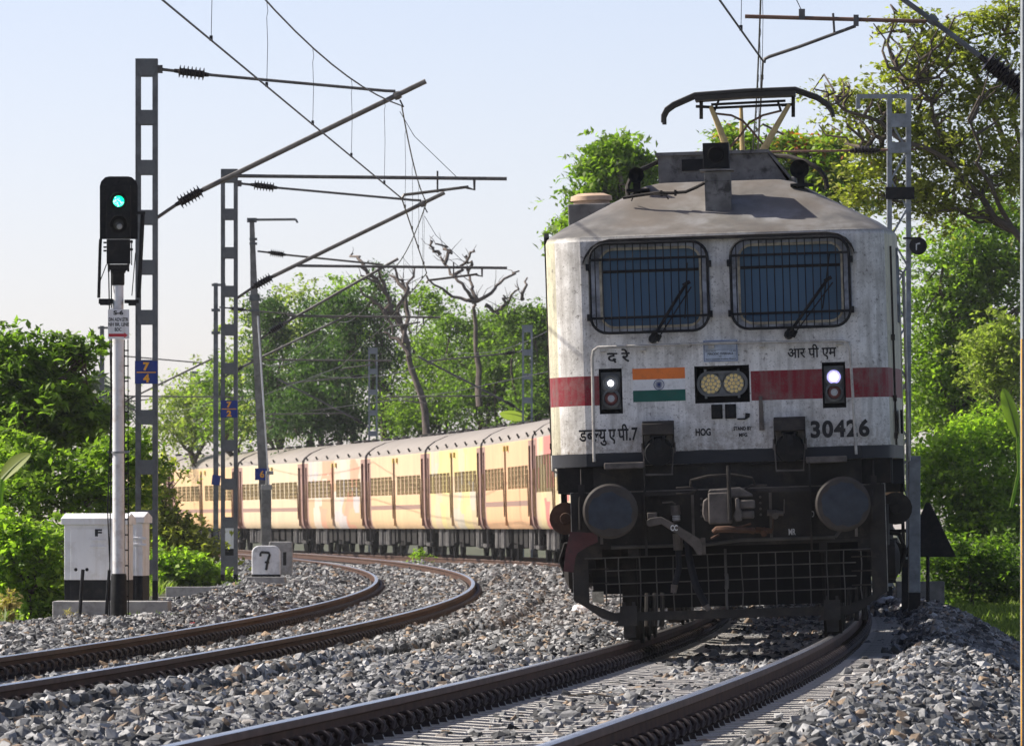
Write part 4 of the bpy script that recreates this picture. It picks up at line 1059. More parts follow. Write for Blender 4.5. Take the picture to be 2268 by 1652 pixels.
# ------------------------------------------------------------------ coaches
def coach_paint(name, lower, upper, stripe=None, ad=None, ends=True):
    m, t, p, tc = base(name)
    sp = nd(t, 'ShaderNodeSeparateXYZ'); lk(t, tc, sp.inputs[0]); x, y, z = sp.outputs
    n = noise(t, tc, .8, 5)
    sh = ramp(t, n, [(.3, (.86, .86, .86)), (.7, (1.08, 1.08, 1.08))])
    c = mixc(t, mth(t, 'GREATER_THAN', z, 2.05), lower, upper)
    if ad:
        vo = nd(t, 'ShaderNodeTexVoronoi'); vo.inputs['Scale'].default_value = .55; vo.distance = 'CHEBYCHEV'
        mp = nd(t, 'ShaderNodeMapping'); mp.inputs['Scale'].default_value = (0, .8, 2.2); lk(t, tc, mp.inputs[0]); lk(t, mp.outputs[0], vo.inputs[0])
        sc_ = nd(t, 'ShaderNodeSeparateColor'); lk(t, vo.outputs['Color'], sc_.inputs[0])
        k = len(ad)
        a = ramp(t, sc_.outputs[0], [(i / k, q) for i, q in enumerate(ad)], 'CONSTANT')
        c = mixc(t, mth(t, 'MULTIPLY', mth(t, 'LESS_THAN', mth(t, 'ABSOLUTE', y), 8.9), mth(t, 'GREATER_THAN', sc_.outputs[1], .35)), c, a)
    if stripe: c = mixc(t, mth(t, 'MULTIPLY', mth(t, 'GREATER_THAN', z, 1.60), mth(t, 'LESS_THAN', z, 1.745)), c, stripe)
    if ends: c = mixc(t, mth(t, 'MULTIPLY', mth(t, 'GREATER_THAN', mth(t, 'ABSOLUTE', y), 9.35), mth(t, 'LESS_THAN', z, 3.40)), c, (.24, .075, .07))
    c = mixc(t, 1.0, c, sh, 'MULTIPLY')
    st = ramp(t, noise(t, tc, 1, 6, .65, (6, 6, .5)), [(.52, (0, 0, 0)), (.75, (1, 1, 1))])
    c = mixc(t, mth(t, 'MULTIPLY', st, .35), c, (.22, .16, .10))
    rf = mth(t, 'GREATER_THAN', z, 3.44)
    rc = ramp(t, noise(t, tc, .9, 5, .6), [(.3, (.145, .150, .148)), (.7, (.235, .240, .236))])
    c = mixc(t, rf, c, rc)
    lk(t, mixc(t, .36, mixc(t, 1.0, c, (.80, .73, .70), 'MULTIPLY'), (.42, .36, .29)), p.inputs['Base Color']); p.inputs['Roughness'].default_value = .55; p.inputs['Specular IOR Level'].default_value = .2
    return m
M['dark'] = mat('dark coach interior', (.035, .03, .028), .9, var=.3)
M['doorbrown'] = mat('brown coach door', (.20, .12, .06), .7, var=.3, dirt=(.08, .05, .03))
M['coachbar'] = mat('window bars in coach paint', (.50, .38, .20), .6, var=.15)
M['damper'] = mat('pale suspension tube', (.11, .105, .10), .6, .0, var=.5)
M['gang'] = mat('black gangway bellows', (.02, .02, .021), .8, var=.3)
HALF = 10.68
prof = [(-1.50, .95), (-1.575, 1.05), (-1.612, 1.25), (-1.625, 1.5)]
roof = [(-1.625, 3.42), (-1.605, 3.52), (-1.52, 3.64), (-1.30, 3.80), (-.9, 3.97), (-.4, 4.08), (0, 4.105), (.4, 4.08), (.9, 3.97), (1.30, 3.80), (1.52, 3.64), (1.605, 3.52), (1.625, 3.42)]
WINS = [(-9.05 + i * 1.42, -9.05 + i * 1.42 + 1.22) for i in range(6)] + [(1.25 + i * 1.42, 1.25 + i * 1.42 + 1.22) for i in range(6)]
DOORS = [(-10.15, -9.40), (.05, .80), (9.90, 10.45)]
def coach_body(big=False):
    mb = MB()
    z0, z1 = (1.95, 2.95) if big else (2.09, 2.72)
    hol = [(a, b, z0, z1) for a, b in WINS] + [(a, b, 1.05, 3.25) for a, b in DOORS]
    ys = sorted(set([-HALF, HALF] + [v for h in hol for v in h[:2]]))
    zz = [.95, 1.05, 1.25, 1.5, z0, z1, 3.25, 3.42]
    def xat(z): return float(np.interp(z, [q[1] for q in prof], [q[0] for q in prof]))
    idx = {}
    def vi(y, z):
        if (y, z) not in idx: idx[(y, z)] = len(mb.v); mb.v.append((xat(z), y, z))
        return idx[(y, z)]
    for i in range(len(ys) - 1):
        for j in range(len(zz) - 1):
            cy, cz = (ys[i] + ys[i + 1]) / 2, (zz[j] + zz[j + 1]) / 2
            if any(h[0] < cy < h[1] and h[2] < cz < h[3] for h in hol): continue
            mb.f.append((vi(ys[i], zz[j]), vi(ys[i + 1], zz[j]), vi(ys[i + 1], zz[j + 1]), vi(ys[i], zz[j + 1]))); mb.m.append(0)
    for a, b, q0, q1 in hol:                      # reveals of the openings
        for yy in (a, b): mb.add([(-1.62, yy, q0), (-1.52, yy, q0), (-1.52, yy, q1), (-1.62, yy, q1)], [(0, 1, 2, 3)])
        for z_ in (q0, q1): mb.add([(-1.62, a, z_), (-1.52, a, z_), (-1.52, b, z_), (-1.62, b, z_)], [(0, 1, 2, 3)])
    r2 = [(1.625, 3.42), (1.625, 1.5), (1.612, 1.25), (1.575, 1.05), (1.50, .95)]
    full = roof + r2[1:]
    mb.loft([[Vector((x, y, z)) for x, z in full] for y in (-HALF, HALF)], closed=False)
    outl = prof + roof + r2[1:]
    for y in (-HALF, HALF): mb.add([(x, y, z) for x, z in outl], [tuple(range(len(outl)))])
    mb.add([(-1.5, -HALF, .95), (1.5, -HALF, .95), (1.5, HALF, .95), (-1.5, HALF, .95)], [(0, 1, 2, 3)])
    return mb.mesh('body', M['dark'], 30)
BODY = {False: coach_body(), True: coach_body(True)}
def win_mesh(big):
    z0, z1 = (1.95, 2.95) if big else (2.09, 2.72)
    mb = MB(); mb.bb(-1.52, -1.50, -.62, .62, z0, z1); pane = mb.mesh('window', M['dark'], 0)
    mb = MB()
    for i in range(6): mb.tube([(-1.60, -.5 + i * .2, z0), (-1.60, -.5 + i * .2, z1)], .016, 4, caps=False)
    for i in range(4 if not big else 1): mb.tube([(-1.595, -.62, z0 + (i + .7) * (z1 - z0) / 4.4), (-1.595, .62, z0 + (i + .7) * (z1 - z0) / 4.4)], .013, 4, caps=False)
    return pane, mb.mesh('window_bars', M['coachbar'], 0)
WIN = {False: win_mesh(False), True: win_mesh(True)}
def dmesh(w):
    mb = MB(); mb.bb(-1.545, -1.52, -w / 2, w / 2, 1.05, 3.25); mb.bb(-1.56, -1.54, -w / 2 + .1, w / 2 - .1, 2.15, 2.75, 1)
    mb.tube([(-1.64, -w / 2 - .05, 1.3), (-1.66, -w / 2 - .05, 2.6)], .02, 5); mb.tube([(-1.64, w / 2 + .05, 1.3), (-1.66, w / 2 + .05, 2.6)], .02, 5)
    return mb.mesh('door', [M['doorbrown'], M['dark']], 0)
DOOR = [dmesh(b - a) for a, b in DOORS]
mb = MB(); mb.bb(-1.69, -1.60, -.14, .14, 3.18, 3.34); LBOX = mb.mesh('lamp_box', mat('yellow lamp box', (.50, .38, .12), .6), 0)
mb = MB(); mb.tube([(-1.60, -.17, 3.50), (-1.66, -.17, 3.62), (-1.66, .17, 3.62), (-1.60, .17, 3.50)], .018, 5); VENT = mb.mesh('roof_hook', M['under2'], 0)
mb = MB(); mb.lathe([(.12, 0), (.12, .07), (.19, .075), (.15, .13), (0, .15)], (0, 0, 4.07), (0, 0, 1), 10); RV = mb.mesh('roof_ventilator', M['under2'])
mb = MB()
mb.bb(-1.25, -1.12, -1.75, 1.75, .52, .78); mb.bb(1.12, 1.25, -1.75, 1.75, .52, .78); mb.bb(-1.1, 1.1, -.25, .25, .55, .9)
for y in (-1.45, 1.45):
    mb.bb(-1.3, -1.08, y - .3, y + .3, .35, .62)
    for s in (-1, 1): mb.lathe([(.457, -.06), (.457, .05), (.49, .06), (.2, .075), (.1, .1)], (s * .86, y, .457), (-s, 0, 0), 18)
BOG = mb.mesh('bogie', M['under'], 30)
mb = MB()
for y in (-1.75, -1.15, 1.15, 1.75): mb.cyl((-1.30, y, .38), (-1.30, y, .98), .085, n=8)
for y in (-.35, .35): mb.cyl((-1.28, y, .40), (-1.28, y, .85), .06, n=8)
BOG2 = mb.mesh('suspension', M['damper'], 40)
mb = MB()
for y0, y1, z0 in ((-4.6, -3.0, .42), (-2.4, -1.1, .5), (-.4, 1.2, .38), (2.0, 3.0, .5), (3.5, 4.6, .42)): mb.bb(-1.35, -.6, y0, y1, z0, .95)
mb.bb(-1.2, 1.2, -10.4, 10.4, .80, .95)
for y in (-9.8, .4, 9.9, -10.2, 10.3): mb.bb(-1.55, -1.35, y - .25, y + .25, .50, .53); mb.bb(-1.50, -1.46, y - .22, y - .18, .5, .95); mb.bb(-1.50, -1.46, y + .18, y + .22, .5, .95)
UND = mb.mesh('underframe', M['under'], 0)
mb = MB(); mb.bb(-.75, .75, -.31, .31, 1.2, 3.6); mb.bb(-.2, .2, -.5, .5, .95, 1.15)
for s in (-1, 1): mb.cyl((s * .98, -.45, 1.08), (s * .98, .4, 1.08), .1, n=10)
GANG = mb.mesh('gangway', M['gang'], 0)
cols = [
 ('coach in red and yellow advertising with tall barred windows, nearest the locomotive', coach_paint('red and yellow advert', (.62, .55, .30), (.55, .10, .10), None, [(.62, .08, .09), (.75, .65, .30), (.30, .38, .36), (.70, .62, .45), (.62, .08, .09)]), True),
 ('orange coach with brown waist stripe beside the red advertising coach', coach_paint('orange coach paint', (.86, .48, .19), (.86, .52, .24), (.22, .07, .055)), False),
 ('bright yellow advertising coach between two orange coaches', coach_paint('yellow advert', (.80, .68, .30), (.86, .76, .22), None, [(.84, .74, .24), (.80, .64, .40), (.72, .55, .30), (.62, .62, .50), (.86, .76, .25)]), False),
 ('orange cream coach with brown waist stripe, fourth of those in view from the locomotive', coach_paint('warm cream coach paint', (.86, .60, .28), (.84, .60, .34), (.23, .075, .06)), False),
 ('coach with orange and white upper panels and a tan lower side', coach_paint('orange and white advert', (.66, .44, .20), (.80, .66, .52), None, [(.80, .33, .18), (.82, .74, .62), (.66, .44, .20), (.62, .62, .66), (.80, .36, .20)]), False),
 ('pale cream coach with brown stripe behind the leaning pole', coach_paint('pale cream coach paint', (.82, .68, .42), (.82, .74, .48), (.24, .09, .07)), False),
 ('yellow ochre coach with brown stripe, last before the bushes', coach_paint('ochre coach paint', (.86, .54, .20), (.86, .60, .26), (.23, .075, .06)), False),
 ('coach at the far left almost hidden by bushes', coach_paint('plain cream coach paint', (.80, .60, .34), (.80, .66, .42), (.23, .075, .06)), False)]
hidden_col = coach_paint('orange coach paint without maroon', (.84, .52, .22), (.84, .58, .28), (.23, .075, .06), None, False)  # own orange of the coaches behind the locomotive, without maroon ends
def coach(Z0, paint, big, label):
    s = slope(X1, Z0 + 11); L = 22.3 / math.hypot(1, s)
    Za, Zb = Z0, Z0 + L
    a = Vector((X1(Za) - (.24 if Za < 100 else (.08 if Za < 120 else 0)), Za, 0)); b = Vector((X1(Zb) - (.08 if Za < 100 else 0), Zb, 0)); d = (b - a)
    o = thing('passenger_coach', (a + b) / 2 + Vector((0, 0, float(lev1((Za + Zb) / 2)) + CANT / 2)), label, 'railway coach', 'coaches of the train', (0, -R(1.0), math.atan2(d.y, d.x) - math.pi / 2))
    me = BODY[big].copy(); me.materials[0] = paint
    link(me, 'body', o)
    for a_, b_ in WINS:
        w = link(WIN[big][0], 'window', o, (0, (a_ + b_) / 2, 0)); link(WIN[big][1], 'window_bars', w)
    for (a_, b_), dm in zip(DOORS, DOOR): link(dm, 'door', o, (0, (a_ + b_) / 2, 0))
    for y in (-1.0, .3): link(LBOX, 'lamp_box', o, (0, y, 0))
    for y in (-9.2, -5.4, -1.6, 2.2, 6.0, 9.6): link(VENT, 'roof_hook', o, (0, y, 0))
    for y in (-8, -5, -2, 2, 5, 8): link(RV, 'roof_ventilator', o, (.15, y, 0))
    for y in (-7.4, 7.4):
        bg = link(BOG, 'bogie', o, (0, y, 0)); link(BOG2, 'suspension', bg)
    link(UND, 'underframe', o); link(GANG, 'gangway', o, (0, -11.0, 0))
    return Zb
Z0 = 212.75
for lab, pt_, big in cols: Z0 = coach(Z0, pt_, big, lab)
Z0 = 92.9
for k in range(5):
    coach(Z0, hidden_col, False, 'orange coach coupled directly behind the locomotive' if k == 0 else ('second', 'third', 'fourth', 'fifth')[k - 1] + ' orange coach counted back from the locomotive and hidden by it'); Z0 += 23.95

# ------------------------------------------------------------------ overhead line masts
M['mast'] = M['galvdark']
def lattice(name, loc, h, w, label, plate=None, m_='mast', bat=.69, depth=.22, group='lattice overhead line masts', cat='overhead line mast', black=.32, rz=0):
    o = thing(name, loc, label, cat, group, (0, 0, rz))
    for s in (-1, 1):
        mb = MB(); x0 = s * (w / 2 - .035)
        mb.bb(x0 - .035, x0 + .035, -depth / 2, -depth / 2 + .012, black, h); mb.bb(x0 - .035, x0 + .035, depth / 2 - .012, depth / 2, black, h); mb.bb(x0 + s * .02, x0 + s * .035, -depth / 2 + .012, depth / 2 - .012, black, h)
        mb.bb(x0 - .036, x0 + .036, -depth / 2 - .001, depth / 2 + .001, -.3, black, 1)
        mb.build('upright', [M[m_], M['black']], o, 0)
    z = h - .12; first = True
    mb = MB(); mb.bb(-w / 2 + .03, w / 2 - .03, -.012, 0, -.10, .10); mb.bb(-w / 2 + .03, w / 2 - .03, 0, .10, -.10, -.085); bm_ = mb.mesh('batten', M[m_], 0)
    while z > .4:
        for yy in (-depth / 2 - .004, depth / 2 + .014):
            q = link(bm_, 'batten', o, (0, yy, z), None, (1, 1, 1.2 if first else 1))
        first = False; z -= bat
    if plate:
        zc, wp, hp, tx = plate
        mb = MB(); mb.bb(-wp / 2, wp / 2, -depth / 2 - .045, -depth / 2 - .025, zc - hp / 2, zc + hp / 2); mb.bb(-.02, .02, -depth / 2 - .026, -depth / 2 - .01, zc - .05, zc + .05)
        pl = mb.build('number_plate', M['blue'], o, 0)
        yy = -depth / 2 - .0475
        mb = MB(); mb.bb(-wp * .42, wp * .42, yy - .001, yy + .001, zc - .007, zc + .007); mb.build('line', M['orange'], pl, 0)
        text(tx[0], (-wp * .14, wp * .14, zc + hp * .08, zc + hp * .44), yy, M['orange'], pl, 'lettering', .05)
        text(tx[1], (-wp * .14, wp * .14, zc - hp * .44, zc - hp * .08), yy, M['orange'], pl, 'lettering', .05)
    return o
def insul(a, b, parent, r=.09, n=7, name='insulator'):
    a = Vector(a); b = Vector(b); L = (b - a).length
    pr = [(.028, 0), (.032, L * .12), (.036, L * .14)]
    for i in range(n):
        h = L * (.17 + .68 * i / (n - 1))
        pr += [(r * .55, h - L * .035), (r, h - L * .012), (r, h), (r * .55, h + L * .018)]
    pr += [(.03, L * .88), (.034, L * .9), (.028, L)]
    mb = MB(); mb.lathe(pr, a, b - a, 12); return mb.build(name, M['insul'], parent, 20)
def cantilever(o, sgn=1, k=1.0, kz=0.0, fine=True):
    """tubes reaching from the mast o to the wire; heights are given above the camera"""
    zb = HC - o.location.z + kz
    def q(dx, z, y=-.02): return (sgn * dx * k, y, zb + z)
    mb = MB(); mb.tube([q(.14, 6.33), q(.40, 6.30)], .022, 6); mb.bb(*sorted((sgn * .12 * k, sgn * .22 * k)), -.05, .03, zb + 6.27, zb + 6.38); mb.tube([q(.82, 6.25), q(3.30, 6.025), q(3.44, 6.02)], .022 if fine else .03, 7); mb.build('top_tie', M['tubew'], o)
    insul(q(.38, 6.305), q(.86, 6.245), o)
    mb = MB(); mb.tube([q(.14, 4.27), q(.30, 4.38), q(.42, 4.46)], .025, 6); mb.tube([q(.78, 4.66), q(3.86, 6.16)], .036, 8)
    mb.lathe([(.05, 0), (.06, .05), (.05, .10)], q(3.42, 5.94), (sgn, 0, .45), 8); mb.build('bracket_tube', M['tubew'], o)
    insul(q(.40, 4.45), q(.80, 4.67), o, .10)
    mb = MB(); mb.tube([q(1.22, 4.85), q(4.98, 4.81)], .026, 7); mb.tube([q(4.53, 4.82), q(4.53, 4.66), q(4.42, 4.69)], .02, 6); mb.tube([q(4.02, 4.92), q(4.02, 4.62)], .014, 5)
    mb.build('register_tube', M['tubew'], o)
    mb = MB(); mb.tube([q(4.45, 4.70), q(3.66, 4.60), q(3.56, 4.59), q(3.53, 4.54)], .021, 6); mb.build('steady_arm', M['tubew'], o)
    mb = MB(); mb.tube([q(3.50, 5.90), q(3.55, 5.80)], .012, 5); mb.tube([q(3.50, 5.74), q(3.7, 5.4), q(4.28, 4.84)], .006, 4); mb.build('hanger', M['wire'], o)
def base_at(x, Z, z=None):
    X = (x - 1134) / FPX * Z
    return Vector((X, Z, float(ground(X, Z)) if z is None else z))
b1 = base_at(325, 118, -.09)
h1 = P(0, 131, 118).z
mast1 = lattice('lattice_mast', b1, h1 - b1.z, .305, 'tall grey lattice mast with blue plate 7/4 beside the signal', (P(0, 825, 118).z - b1.z, .315, .315, '74')); cantilever(mast1)
b2 = base_at(508, 153, -.2)
mast2 = lattice('lattice_mast', b2, P(0, 375, 153).z - b2.z, .30, 'grey lattice mast with blue plate 7/2 left of the milestone', (P(0, 906, 153).z - b2.z, .305, .305, '72')); cantilever(mast2, 1, 1.0, -.17)
# leaning pole and the slimmer masts behind
def slim(name, loc, pts, label, wid, Z):
    o = thing(name, loc, label, 'overhead line mast', None)
    mb = MB(); L = Vector(loc)
    for (x0, y0, w0), (x1, y1, w1) in zip(pts[:-1], pts[1:]):
        a = P(x0, y0, Z) - L; b = P(x1, y1, Z) - L
        f0, f1 = w0 / FPX * Z / 2, w1 / FPX * Z / 2
        mb.loft([[a + Vector((-f0, -.1, 0)), a + Vector((f0, -.1, 0)), a + Vector((f0, .1, 0)), a + Vector((-f0, .1, 0))], [b + Vector((-f1, -.1, 0)), b + Vector((f1, -.1, 0)), b + Vector((f1, .1, 0)), b + Vector((-f1, .1, 0))]], caps=(True, True))
    mb.build('pole', M['concdark'] if wid else M['galvdark'], o, 0)
    return o, L
Z3 = 196
b3 = P(591, 1215, Z3)
mast3, L3 = slim('leaning_pole', b3, [(558, 490, 10), (561, 590, 13), (563, 655, 16), (566, 690, 18), (591, 1215, 22)], 'leaning grey pole with a top arm behind the milestone', True, Z3)
mb = MB()
def seg(x0, y0, x1, y1, r, Z=Z3, L=L3, dy=0): mb.tube([P(x0, y0, Z) - L + Vector((0, dy, 0)), P(x1, y1, Z) - L + Vector((0, dy, 0))], r, 5)
seg(547, 487, 655, 486, .03); seg(655, 486, 659, 494, .025); mb.box(P(558, 488, Z3) - L3, (.22, .2, .1)); mb.build('top_arm', M['galvdark'], mast3, 0)
mb = MB()
for y in (530, 540, 660, 688): mb.box(P(561 if y < 600 else 564, y, Z3) - L3, (.17 if y < 600 else .24, .3, .05 if y != 660 else .14))
mb.build('collar', M['galvdark'], mast3, 0)
mb = MB(); seg(571, 700, 596, 1075, .02, dy=-.15); mb.build('earth_pipe', M['white'], mast3)
mb = MB(); c_ = P(581, 1050, Z3) - L3 + Vector((0, -.14, 0)); mb.box(c_, (.33, .02, .27)); pl = mb.build('number_plate', M['blue'], mast3, 0)
text('6', (c_.x - .05, c_.x + .05, c_.z - .08, c_.z + .08), c_.y - .0125, M['orange'], pl, 'lettering', .02)
class _L: pass
def cant_on(o, x, Z, **k):
    """a bracket parented to a pole whose own axis is at picture x"""
    e = empty('cantilever', (P(x, 0, Z).x - o.location.x, 0, 0)); e.parent = o
    f = _L(); f.location = Vector((0, 0, o.location.z))
    zb = HC - o.location.z + k.get('kz', 0); kk = k.get('k', 1); sgn = k.get('sgn', 1)
    q = lambda dx, z: (sgn * dx * kk, -.02, zb + z)
    mb = MB(); mb.tube([q(.1, 6.33), q(.40, 6.30)], .022, 6); mb.tube([q(.82, 6.25), q(3.44, 6.02)], .024, 6); mb.build('top_tie', M['tubew'], e); insul(q(.38, 6.305), q(.86, 6.245), e)
    mb = MB(); mb.tube([q(.1, 4.25), q(.42, 4.46)], .025, 6); mb.tube([q(.78, 4.66), q(3.86, 6.16)], .034, 7); mb.build('bracket_tube', M['tubew'], e); insul(q(.40, 4.45), q(.80, 4.67), e, .10)
    mb = MB(); mb.tube([q(.9, 4.85), q(4.98, 4.81)], .026, 6); mb.tube([q(4.53, 4.82), q(4.53, 4.66)], .02, 5); mb.tube([q(4.45, 4.70), q(3.66, 4.60), q(3.53, 4.54)], .021, 5); mb.build('register_tube', M['tubew'], e)
cant_on(mast3, 562, Z3, k=.86)
def far_mast(x, Z, ytop, ybase, w, label, armdir, ck=None):
    b = P(x, ybase, Z)
    o, L = slim('slim_mast', b, [(x, ytop, w * .8), (x, (ytop + ybase) / 2, w), (x, ybase, w)], label, False, Z)
    mb = MB(); mb.tube([P(x - 9, ytop + 4, Z) - L, P(x + 22, ytop + 4, Z) - L], .04, 5)
    for yy in (ytop + 60, ytop + 110): mb.box(P(x, yy, Z) - L, (w / FPX * Z * 1.7, .25, .08))
    mb.build('top_arm', M['galvdark'], o, 0)
    if ck: cant_on(o, x, Z, **ck)
    return o, L
mast4, L4 = far_mast(478, 242, 627, 1222, 11, 'slim dark mast just left of the 7/2 mast', 1, dict(k=1.0, kz=-.1))
mb = MB(); c_ = P(479, 1063, 242) - L4 + Vector((0, -.14, 0)); mb.box(c_, (.24, .02, .28), (0, .12, 0)); mb.build('number_plate', M['blue'], mast4, 0)
far_mast(226, 300, 722, 1195, 11, 'slim dark mast standing between the signal post and the left tree', 1, dict(k=1.0, kz=-.25))
for x, Z, yt_, lab in ((1168, 286, 720, 'pale lattice mast behind the train near the locomotive'), (826, 330, 770, 'pale lattice mast behind the middle of the train'), (430, 380, 822, 'pale lattice mast behind the left end of the train')):
    b = base_at(x, Z, -.6); o = lattice('lattice_mast', b, P(0, yt_, Z).z - b.z, .36, lab, None, 'galv', .8)
    cantilever(o, -1, .95, -.45, False)
bR = base_at(1991, 125, -.35)
mastR = thing('braced_mast', bR, 'pale braced lattice mast behind the right side of the locomotive', 'overhead line mast')
hR = P(0, 214, 125).z - bR.z
for s in (-1, 1):
    mb = MB(); mb.bb(s * .14 - .035, s * .14 + .035, -.1, .1, .45, hR); mb.bb(s * .14 - .036, s * .14 + .036, -.101, .101, -.4, .45, 1); mb.build('upright', [M['galv'], M['black']], mastR, 0)
z = .1
while z < hR - .6:
    mb = MB(); s = 1 if int(z / .42) % 2 else -1; mb.tube([(-s * .12, -.08, z), (s * .12, -.08, z + .42)], .02, 4); mb.build('brace', M['galv'], mastR, 0); z += .42
mb = MB(); mb.bb(-.62, .2, -.06, .06, hR - .03, hR + .03); mb.bb(-.63, -.57, -.06, .06, hR - .18, hR - .03); mb.build('top_arm', M['galv'], mastR, 0)
for yy, hh in ((258, .10), (318, .08)):
    mb = MB(); zc = P(0, yy + 10, 125).z - bR.z; mb.bb(-.17, .17, -.125, -.105, zc - hh, zc + hh); mb.build('batten', M['galv'], mastR, 0)
zc = P(0, 429, 125).z - bR.z
mb = MB(); mb.bb(-.2, .22, -.16, -.11, zc - .09, zc + .09); mb.build('clamp', M['black'], mastR, 0)
zc = P(0, 335, 125).z - bR.z
insul((-.28, -.1, zc + .01), (-.72, -.1, zc), mastR, .07)
mb = MB(); mb.tube([(.25, -.1, zc + .02), (-.30, -.1, zc + .01)], .02, 5); mb.tube([(-.70, -.1, zc), (-2.5, -.1, zc - .02)], .018, 5); mb.build('tie_rod', M['tuberust'], mastR)
zc = P(0, 531, 122).z - bR.z
mb = MB(); mb.lathe([(.13, 0), (.13, .02)], (.27, -.25, zc), (0, -1, 0), 20); mb.bb(.05, .3, -.24, -.2, zc + .10, zc + .13); db = mb.build('round_board', M['black'], mastR, 0)
mb = MB(); mb.prism([(.235, zc - .06), (.25, zc - .06), (.25, zc + .02), (.30, zc + .03), (.29, zc + .05), (.235, zc + .03)], -.274, -.272); mb.build('white_mark', M['textwhite'], db, 0)
# cantilever of the near track, carried by a mast just outside the picture
bN = base_at(2312, 83, -.9)
mastN = lattice('lattice_mast', bN, 8.2, .30, 'near lattice mast at the right edge carrying the large dark insulator', None, 'galv')
LN = Vector(bN)
def qn(x, y, dy=0): return P(x, y, 83) - LN + Vector((0, dy, 0))
mb = MB(); mb.tube([qn(1940, -45), qn(2000, -1), qn(2064, 45), qn(2175, 128)], .026, 8); mb.tube([qn(2275, 202), qn(2312, 232)], .03, 6); mb.lathe([(.045, 0), (.05, .05), (.045, .1)], qn(2056, 38), (.8, 0, -.6), 8); mb.build('bracket_tube', M['galvdark'], mastN)
insul(qn(2170, 124), qn(2285, 212), mastN, .135, 8)
mb = MB(); mb.tube([qn(1650, 37), qn(2050, 48)], .020, 8); mb.tube([qn(2050, 48), qn(2066, 44)], .012, 6); mb.build('register_tube', M['tuberust'], mastN)
mb = MB(); mb.tube([qn(1692, 140), qn(1694, 131), qn(1704, 126), qn(1770, 104), qn(1895, 58)], .017, 7); mb.tube([qn(1845, 30), qn(1848, 76)], .012, 5); mb.box(qn(1896, 46), (.05, .05, .11)); mb.box(qn(1776, 32), (.06, .05, .10)); mb.tube([qn(1776, 25), qn(1764, 0), qn(1758, -20)], .006, 4); mb.build('steady_arm', M['tubew'], mastN)
# post standing close to the camera at the right edge of the picture
bE = Vector((P(2275, 0, 47).x, 47, -1.0))
pe = thing('roadside_post', bE, 'grey post with a yellow edge stripe at the very right of the picture', 'post')
mb = MB(); mb.bb(-.032, .11, -.1, .1, 0, 7.0); mb.build('pole', M['galv'], pe, 0)
mb = MB(); mb.bb(-.036, -.0325, -.09, -.03, 0, 3.0); mb.build('edge_stripe', M['orange'], pe, 0)

# wires
def span_pts(sup, sag, n=14):
    out = []
    for (a, b) in zip(sup[:-1], sup[1:]):
        a = Vector(a); b = Vector(b)
        for i in range(n):
            u = i / n; p_ = a.lerp(b, u); p_.z -= sag * 4 * u * (1 - u) * ((b - a).length / 40) ** 2; out.append(p_)
    out.append(Vector(sup[-1])); return out
def overhead(label, con, cat_h, sag, r):
    o = thing('overhead_wires', con[0], label, 'overhead wires')
    O = Vector(con[0])
    mb = MB(); mb.tube([Vector(c) - O for c in con], r, 5); mb.build('contact_wire', M['wire'], o)
    sup = [(c[0], c[1], HC + cat_h) for c in con]
    cp_ = span_pts(sup, sag)
    mb = MB(); mb.tube([p_ - O for p_ in cp_], r, 5); mb.build('catenary_wire', M['wire'], o)
    for a, b in zip(con[:-1], con[1:]):
        if a[1] > 260: continue
        L = b[1] - a[1]; n = max(4, int(L / 8))
        for i in range(n):
            u = (i + .4) / n
            c = Vector(a).lerp(Vector(b), u)
            top = HC + cat_h - sag * 4 * u * (1 - u) * ((Vector(b) - Vector(a)).length / 40) ** 2
            if top - c.z < .15: continue
            mb = MB(); mb.tube([c - O, Vector((c.x + .01, c.y, (c.z + top) / 2)) - O, Vector((c.x, c.y, top - .16)) - O, Vector((c.x + .012, c.y, top - .1)) - O, Vector((c.x, c.y, top)) - O], .0042, 4); mb.box(c - O + Vector((0, 0, .02)), (.03, .03, .05)); mb.build('dropper', M['wire'], o)
    return o
c1 = P(890, 440, 118); c2 = P(945, 605, 153); c3 = P(850, 722, 196)
def ck(X, Z, h=4.54): return (X, Z, HC + h)
overhead('contact and catenary wires above the empty left track', [ck(-4.6, 30), ck(-3.20, 68), tuple(c1), tuple(c2), tuple(c3), ck(-4.88, 242), ck(-9.0, 300), ck(-14.5, 345)], 5.82, .27, .0105)
overhead('contact and catenary wires above the train', [ck(-.5, 40), tuple(P(1690, 136, 83)), ck(3.55, 125), ck(4.5, 165), ck(3.9, 205), ck(1.4, 245), ck(-1.9, 286), ck(-7.4, 330), ck(-15.5, 380)], 5.85, .30, .0105)
# ------------------------------------------------------------------ signal
def ray_ground(x, y, f=bed, z0=30, z1=400):
    Z = np.linspace(z0, z1, 4000); X = (x - 1134) / FPX * Z; h = HC + (1167 - y) / FPX * Z
    g = f(X, Z); i = int(np.argmax(h <= g)); return Vector((X[i], Z[i], float(g[i])))
ZS = 102.0
bs = P(262, 1362, ZS); bs.z -= .12
sig = thing('signal_post', bs, 'white signal post with black base, ladder and green lit lamp', 'railway signal')
def sx(x): return (x - 262) / FPX * ZS
def sz(y): return P(0, y, ZS).z - bs.z
mb = MB(); mb.tube([(.005, 0, sz(1272)), (0, 0, sz(1000)), (-.003, 0, sz(632))], [.074, .07, .066], 20); mb.build('post', M['whitepole'], sig)
mb = MB(); mb.lathe([(.100, 0), (.098, .3), (.095, sz(1276)), (.085, sz(1270))], (.005, 0, 0), (0, 0, 1), 20); mb.build('post_base', M['black'], sig)
